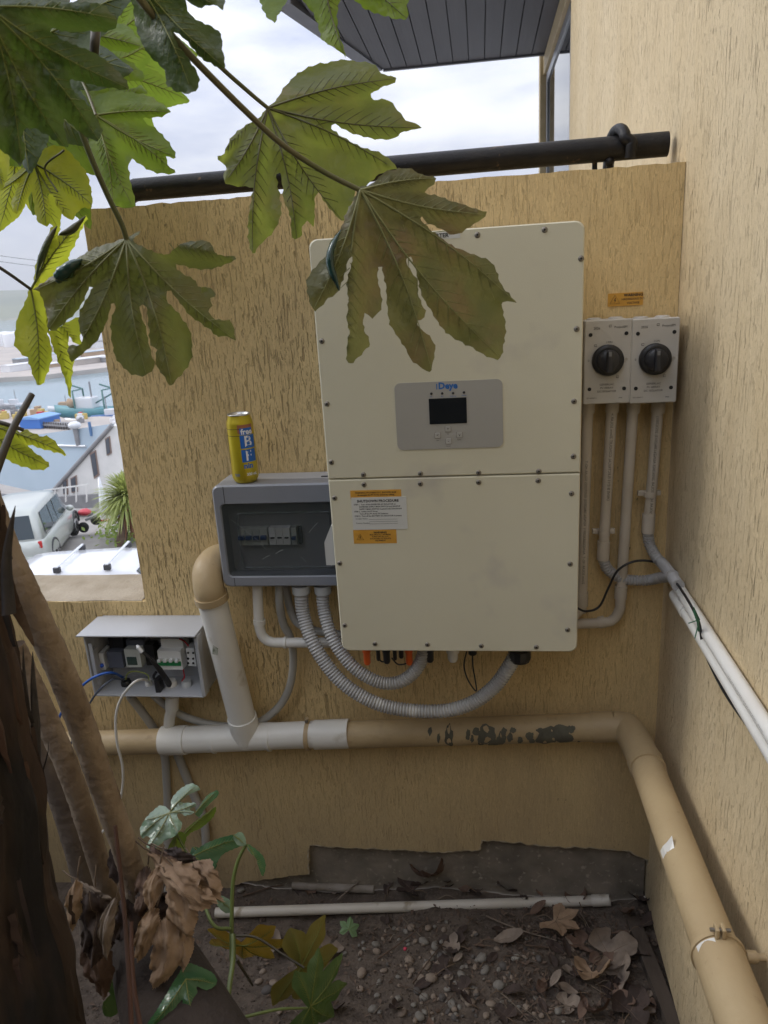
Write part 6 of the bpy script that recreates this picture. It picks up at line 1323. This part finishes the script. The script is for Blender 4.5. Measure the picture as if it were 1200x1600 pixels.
# dead leaves
m_dl = [mat('dead_leaf_tan', (.36, .25, .165), (.27, .18, .115), 30, .8, .6, 90, transl=(.4, .28, .15, .15)), mat('dead_leaf_brown', (.16, .10, .072), (.11, .068, .05), 30, .85, .6, 90), mat('dead_leaf_grey', (.25, .20, .16), (.17, .135, .11), 30, .85, .6, 90), mat('dead_leaf_dark', (.055, .036, .030), (.038, .026, .022), 30, .85, .6, 90)]
m_dv = mat('dead_vein', (.13, .09, .06), rough=.8)
def dead(u, v, size, spin, label, mi=1, nl=5, curl=.35, tilt=(0, 0), lift=.012, seed=0, pos=None, group=None, narrow=False, cat='dead leaf'):
    p = pos if pos is not None else G0(u, v, lift)
    t = thing('dead_leaf', label, cat, tuple(p), group)
    if narrow:
        P = [(0, -8), (14, 10), (24, 40), (20, 70), (6, 98), (-8, 96), (-22, 66), (-25, 36), (-13, 8)]; tips = [(0, 95)]
    else: P, tips = fatsia(nl, seed+200, .36, 100)
    rnd_ = random.Random(seed); sc = size/100; Rm = Matrix.Rotation(R(-spin), 3, 'Z') @ Matrix.Rotation(R(tilt[0]), 3, 'X') @ Matrix.Rotation(R(tilt[1]), 3, 'Y')
    w1 = rnd_.uniform(-1, 1)
    def f(x, y, h):
        r = (x*x+y*y)**.5/100; th = math.atan2(x, y)
        z = curl*size*r*r*(.6+.8*noise.noise(Vector((cos(th)*1.5+seed, sin(th)*1.5, r*1.5))))+h
        k = 1-.25*abs(curl)*r
        # roll across the blade
        a = x/100*curl*2.6; X = (sin(a)/(curl*2.6+1e-6)*100 if abs(curl) > .01 else x); Z2 = (1-cos(a))/(curl*2.6+1e-6)*100*sc*.8 if abs(curl) > .01 else 0
        return p+Rm @ Vector((X*sc*k, y*sc*k, z*.6+Z2+size*.04*noise.noise(Vector((x/22, y/22, seed)))))
    o = build_leaf('blade', P, (0, 0), tips, f, t, m_dl[mi], m_dv, unit=.8, fold=size*.10, teeth=.9, seed=seed, sec=False, vr=1.0, step=5)
    st = [f(0, -6, 0), f(0, -6, 0)+Rm @ Vector((0, -size*.3, size*.10)), f(0, -6, 0)+Rm @ Vector((size*.06, -size*.6, -.002))]
    part('stalk', MB().tube(spline(st, 4), .0014, 6), m_dv, t)
    return t
dead(868, 1450, .085, 120, 'star-shaped pale tan dead leaf at the right end of the long white pipe', 0, 5, .22, (8, -4), .024, 1)
dead(672, 1390, .10, 190, 'dark crumpled dead leaf draped over the long white pipe', 1, 5, .55, (35, 10), .05, 2)
dead(758, 1372, .05, 20, 'small tan curled dead leaf against the footing', 0, 3, .5, (40, 20), .02, 3, narrow=True)
dead(735, 1392, .04, 300, 'small pale dead leaf next to the curled tan one', 0, 3, .5, (20, -20), .012, 4, narrow=True)
dead(440, 1480, .075, 200, 'greyish pink dead leaf right of the mustard leaf', 2, 3, .4, (10, 10), .014, 5)
dead(775, 1475, .085, 80, 'grey-brown dead leaf below the middle of the white pipe', 2, 3, .35, (5, 5), .014, 6, narrow=True)
dead(830, 1432, .06, 60, 'brown ribbed dead leaf tucked under the white pipe', 1, 3, .5, (10, 0), .012, 7, narrow=True)
dead(950, 1500, .10, 70, 'pale brown folded dead leaf left of the edging board', 2, 3, .6, (10, 20), .02, 8)
dead(975, 1430, .09, 170, 'dark brown dead leaf standing by the corner of the footing', 1, 3, .6, (30, 10), .02, 9, narrow=True)
dead(1000, 1415, .07, 150, 'small dark dead leaf in the corner beside the house wall', 3, 3, .5, (30, -10), .02, 10, narrow=True)
dead(925, 1530, .08, 200, 'pale dead leaf with a raised rim near the edging board', 0, 3, .5, (20, 10), .02, 11)
dead(960, 1560, .07, 130, 'dull brown dead leaf at the bottom right of the soil', 1, 3, .5, (10, 30), .02, 12, narrow=True)
dead(985, 1590, .08, 40, 'dark dead leaf at the bottom edge beside the edging board', 3, 3, .5, (15, 10), .02, 13)
dead(845, 1390, .05, 90, 'small grey dead leaf behind the right half of the white pipe', 2, 3, .5, (30, 0), .012, 14, narrow=True)
dead(865, 1395, .045, 30, 'upright dark dead leaf touching the footing', 3, 3, .5, (60, 0), .012, 15, narrow=True)
dead(645, 1400, .07, 270, 'withered dark leaf beside the pipe offcut', 3, 4, .5, (10, 0), .02, 16)
rnd = random.Random(33)
for i in range(95):
    u = rnd.choice((rnd.uniform(830, 1030), rnd.uniform(600, 1000), rnd.uniform(420, 1000), rnd.uniform(900, 1010))); v = rnd.choice((rnd.uniform(1372, 1405), rnd.uniform(1440, 1600), rnd.uniform(1480, 1600)))
    mi_ = rnd.choice((1, 2, 3, 3)); dead(u, v, rnd.uniform(.025, .06), rnd.uniform(0, 360), 'small crumpled '+('tan', 'brown', 'grey', 'dark brown')[mi_]+' dead leaf in the '+zone(u, v), mi_, 3, rnd.uniform(.3, .6), (rnd.uniform(-20, 30), rnd.uniform(-20, 20)), .008, 50+i, group='small dead leaves in the litter', narrow=rnd.random() < .7)
# bunch of tan dead leaves caught on the stems
def D3(u, v, d): return PD(u, v, d)
def hang(u0, v0, u1, v1, w, d0, d1, mi, label, seed, cv=.25, fo=.5):
    """one dried leaf hanging from (u0, v0) to its tip, folded along its rib"""
    a = PD(u0, v0, d0); b = PD(u1, v1, d1); ax = b-a; L_ = ax.length; ax.normalize(); sd = ax.cross(fw).normalized(); nn = sd.cross(ax).normalized()
    if nn.dot(fw) > 0: nn = -nn
    wm = w/FPX*d0/2; P = []; rnd_ = random.Random(seed)
    prof_ = [(0, .12), (.12, .55), (.3, .92), (.5, 1), (.7, .82), (.86, .48), (1, .03)]
    P = [(k*100*rnd_.uniform(.85, 1.1), t*100) for t, k in prof_] + [(-k*100*rnd_.uniform(.85, 1.1), t*100) for t, k in reversed(prof_)]
    t_ = thing('dead_leaf', label, 'dead leaf', tuple(a), 'dead leaves caught on the stems')
    bw2 = rnd_.uniform(-1, 1)
    def f(x, y, h):
        X = x/100; Y = y/100
        z = fo*wm*(1-abs(X))*1.3 + cv*L_*sin(Y*pi)*.5 + .55*wm*noise.noise(Vector((X*1.6+seed, Y*4.5, seed))) + .28*wm*noise.noise(Vector((X*5+seed, Y*12, seed+3))) + .14*wm*sin(Y*30+X*6+seed)*abs(X)
        return a+ax*(Y*L_)+sd*(X*wm*(1-.25*fo)+bw2*.12*L_*sin(Y*pi))+nn*(z-h*.3)
    # the blade is triangulated in a 100 x 100 frame
    build_leaf('blade', P, (0, 0), [(0, 97)], f, t_, m_dl[mi], m_dv, unit=.9, fold=.003, teeth=2.6, seed=seed, sec=True, vr=.6, step=4)
    part('stalk', MB().tube(spline([a+nn*.002, a-ax*.012+nn*.003, a-ax*.03-nn*.002], 4), .0012, 6), m_dv, t_)
for i, q in enumerate([
    (237, 1330, 356, 1400, 44, 1.13, 1.12, 0, 'tan dead leaf forming the upper right edge of the caught bunch', .3),
    (258, 1352, 335, 1414, 60, 1.12, 1.09, 0, 'broad tan dead leaf across the middle of the caught bunch', .4),
    (250, 1354, 238, 1424, 34, 1.11, 1.09, 0, 'narrow tan dead leaf pointing down at the left of the bunch', .2),
    (268, 1385, 303, 1460, 52, 1.09, 1.08, 0, 'tan dead leaf in the heart of the caught bunch', .2),
    (246, 1415, 218, 1498, 40, 1.09, 1.08, 0, 'tan dead leaf hanging lower left below the bunch', .2),
    (264, 1430, 244, 1540, 58, 1.09, 1.07, 0, 'longest tan dead leaf hanging lowest from the bunch', .15),
    (278, 1440, 290, 1515, 34, 1.10, 1.08, 0, 'slim tan dead leaf hanging at the lower right of the bunch', .2),
    (308, 1346, 352, 1394, 40, 1.14, 1.11, 0, 'tan dead leaf tip at the far right of the bunch', .4),
    (240, 1322, 300, 1352, 30, 1.15, 1.13, 1, 'brown crinkled dead leaf along the top of the bunch', .5),
    (262, 1326, 316, 1340, 26, 1.17, 1.15, 3, 'dark curled dead leaf above the bunch', .6),
    (285, 1362, 345, 1408, 36, 1.10, 1.09, 0, 'tan dead leaf overlapping the right side of the bunch', .3),
    (232, 1350, 222, 1430, 44, 1.14, 1.13, 1, 'brown dead leaf just left of the tan bunch', .2),
    (224, 1380, 262, 1470, 60, 1.15, 1.14, 3, 'dark dead leaf behind the tan bunch', .2),
    (122, 1372, 116, 1452, 30, 1.09, 1.08, 0, 'pale dead leaf hanging beside the old trunk', .2),
    (124, 1374, 182, 1402, 18, 1.10, 1.09, 2, 'thin pale dead leaf edge bridging towards the ringed stems', .3),
    (184, 1400, 170, 1498, 30, 1.07, 1.06, 2, 'grey-tan dead leaf hanging between the ringed stems', .2),
    (150, 1385, 152, 1500, 74, 1.10, 1.09, 3, 'large dark dead leaf hanging left of the ringed stems', .2),
    (185, 1308, 212, 1392, 40, 1.17, 1.16, 3, 'dark brown dead leaf wedged behind the middle stem', .2),
    (200, 1395, 215, 1510, 66, 1.17, 1.16, 3, 'dark dead leaf low between the stems', .2),
    (140, 1460, 170, 1550, 50, 1.12, 1.12, 1, 'brown dead leaf low beside the old trunk', .2)]):
    hang(*q[:9], 300+i, q[9])
for i, (u, v, s_, mi_, lab) in enumerate([(905, 1412, .06, 1, 'brown dead leaf just past the white pipe end'), (1002, 1455, .075, 3, 'dark dead leaf overlapping the top of the edging board'), (955, 1468, .07, 1, 'curled brown dead leaf right of the star-shaped one'), (930, 1590, .07, 1, 'brown dead leaf at the bottom edge near the edging board'), (900, 1560, .06, 2, 'grey curled dead leaf in the near right litter'), (890, 1505, .055, 3, 'dark dead leaf under the stalk of the star-shaped leaf'), (965, 1530, .075, 2, 'large curled pale dead leaf beside the edging board'), (985, 1500, .06, 3, 'dark twisted dead leaf touching the edging board'), (700, 1385, .05, 1, 'brown dead leaf scrap behind the white pipe centre'), (790, 1395, .05, 3, 'dark dead leaf behind the white pipe right of centre'), (820, 1385, .045, 1, 'brown dead leaf scrap against the footing'), (610, 1392, .05, 3, 'dark dead leaf over the end of the pipe offcut'), (925, 1395, .05, 1, 'brown dead leaf in the far corner of the bed'), (650, 1375, .05, 1, 'brown upright dead leaf at the torn plaster'), (850, 1545, .05, 1, 'brown dead leaf amid the near pebbles')]):
    dead(u, v, s_, (i*67) % 360, lab, mi_, 3, .62, ((i*13) % 40, (i*29) % 50-25), .020, 400+i, narrow=(i % 3 != 0))
# twigs
m_tw = mat('twig_brown', (.10, .065, .045), (.07, .045, .03), 30, .85); m_tg = mat('twig_grey', (.20, .16, .125), (.14, .11, .085), 30, .85)
def twig(label, pts, r, m, grp=None): 
    P = spline([G0(u, v, h) for u, v, h in pts], 5); solo('twig', MB().tube(P, lambda t: r*(1-.5*t), 7), m, label, 'twig', grp, P[0])
twig('straight tan twig leaning against the broken plaster edge', [(528, 1410, .01), (580, 1380, .05), (636, 1335, .11)], .0024, m_tg)
twig('grey twig lying below the star-shaped dead leaf', [(760, 1438, .015), (810, 1460, .018), (870, 1475, .012)], .0026, m_tg)
twig('long brown twig crossing the pebbles to the upper right', [(590, 1500, .004), (630, 1475, .010), (668, 1445, .014)], .0024, m_tw)
twig('brown twig running through the litter at the right', [(820, 1482, .012), (860, 1486, .010), (880, 1492, .008)], .0026, m_tw)
twig('forked pale root at the bottom centre of the soil', [(775, 1548, .006), (800, 1570, .008), (828, 1598, .004)], .0018, m_tg)
twig('short thick dark twig left of the big pebble', [(645, 1540, .008), (672, 1505, .014), (700, 1470, .012)], .0022, m_tw)
twig('dark twig half buried along the footing', [(380, 1402, .006), (440, 1388, .012), (520, 1385, .008)], .0026, m_tw)
for i in range(40):
    u = rnd.uniform(440, 1010); v = rnd.uniform(1385, 1600); a = rnd.uniform(-1.2, 1.2); l = rnd.uniform(14, 50)
    twig('thin short twig lying in the '+zone(u, v), [(u, v, .006), (u+l*.5*cos(a), v+l*.4*sin(a)+rnd.uniform(-4, 4), .012), (u+l*cos(a), v+l*.8*sin(a), .006)], rnd.uniform(.0008, .0018), rnd.choice((m_tw, m_tg)), 'small twigs in the litter')
solo('red_fragment', MB().blob(G0(633, 1484, .004), .005, 3, .3, 2, (1, 1, .5)), mat('red_bit', (.55, .05, .10), rough=.5), 'tiny red plastic fragment on the soil', 'fragment', None, G0(633, 1484, .004))

# ------------------------------------------------------------------ unseen bank, block wall and hedge added behind and left to cut the daylight
bank = MB(); vs = []; nx, ny = 40, 24
for j in range(ny+1):
    for i in range(nx+1):
        x = -12+17*i/nx; y = -3.1-7*j/ny; z = 1.5+.5*(-3.1-y)+.2*noise.noise(Vector((x, y, 2))); vs.append((x, y, z))
struct('added_shade_bank', MB().add(vs, [(j*(nx+1)+i, j*(nx+1)+i+1, (j+1)*(nx+1)+i+1, (j+1)*(nx+1)+i) for j in range(ny) for i in range(nx)], True), mat('bank_grass', (.05, .065, .025), (.04, .035, .025), 3, .95))  # bank added out of view to hold back sky light from behind
rw = thing('added_shade_wall', 'unseen dark block wall added behind the viewer to cut the daylight', 'wall', (0, -3.05, -1)); m_blk = mat('dark_block', (.085, .08, .07), (.06, .065, .045), 4, .95, .5, 60)
blk = None
for j in range(13):
    for i in range(22):
        mb_ = MB().box((0, 0, 0), (.392, .2, .192), bev=.006)
        if blk is None: blk = part('block', mb_.xf(Matrix.Translation((-7.8, -3.1, -.95))), m_blk, rw); continue
        o = blk.copy(); COL.objects.link(o); o.location = Vector((.4*i+(.2 if j % 2 else 0), 0, .2*j)) if i+j else o.location
hedge = thing('added_shade_hedge', 'unseen dense hedge added left of the old trunk to cut the daylight', 'hedge', (-2.6, -1.6, -.96)); mb = MB(); rnd = random.Random(77)
for i in range(12000):
    x = -2.55+rnd.gauss(0, .28); y = rnd.uniform(-2.7, -.25); z = rnd.uniform(-.95, 1.3); d = Vector((rnd.uniform(-1, 1), rnd.uniform(-1, 1), rnd.uniform(-.6, .8))).normalized(); s = d.orthogonal().normalized()*.022
    c = Vector((x, y, z)); mb.add([c, c+d*.04+s, c+d*.085, c+d*.04-s], [(0, 1, 2, 3)])
part('foliage', mb, lf_dark, hedge, kind='stuff')
for i in range(7): part('stem', MB().tube([(-2.55+rnd.uniform(-.1, .1), -2.5+.35*i, -1), (-2.55+rnd.uniform(-.2, .2), -2.5+.35*i, .5)], .02, 8), m_stem, hedge)
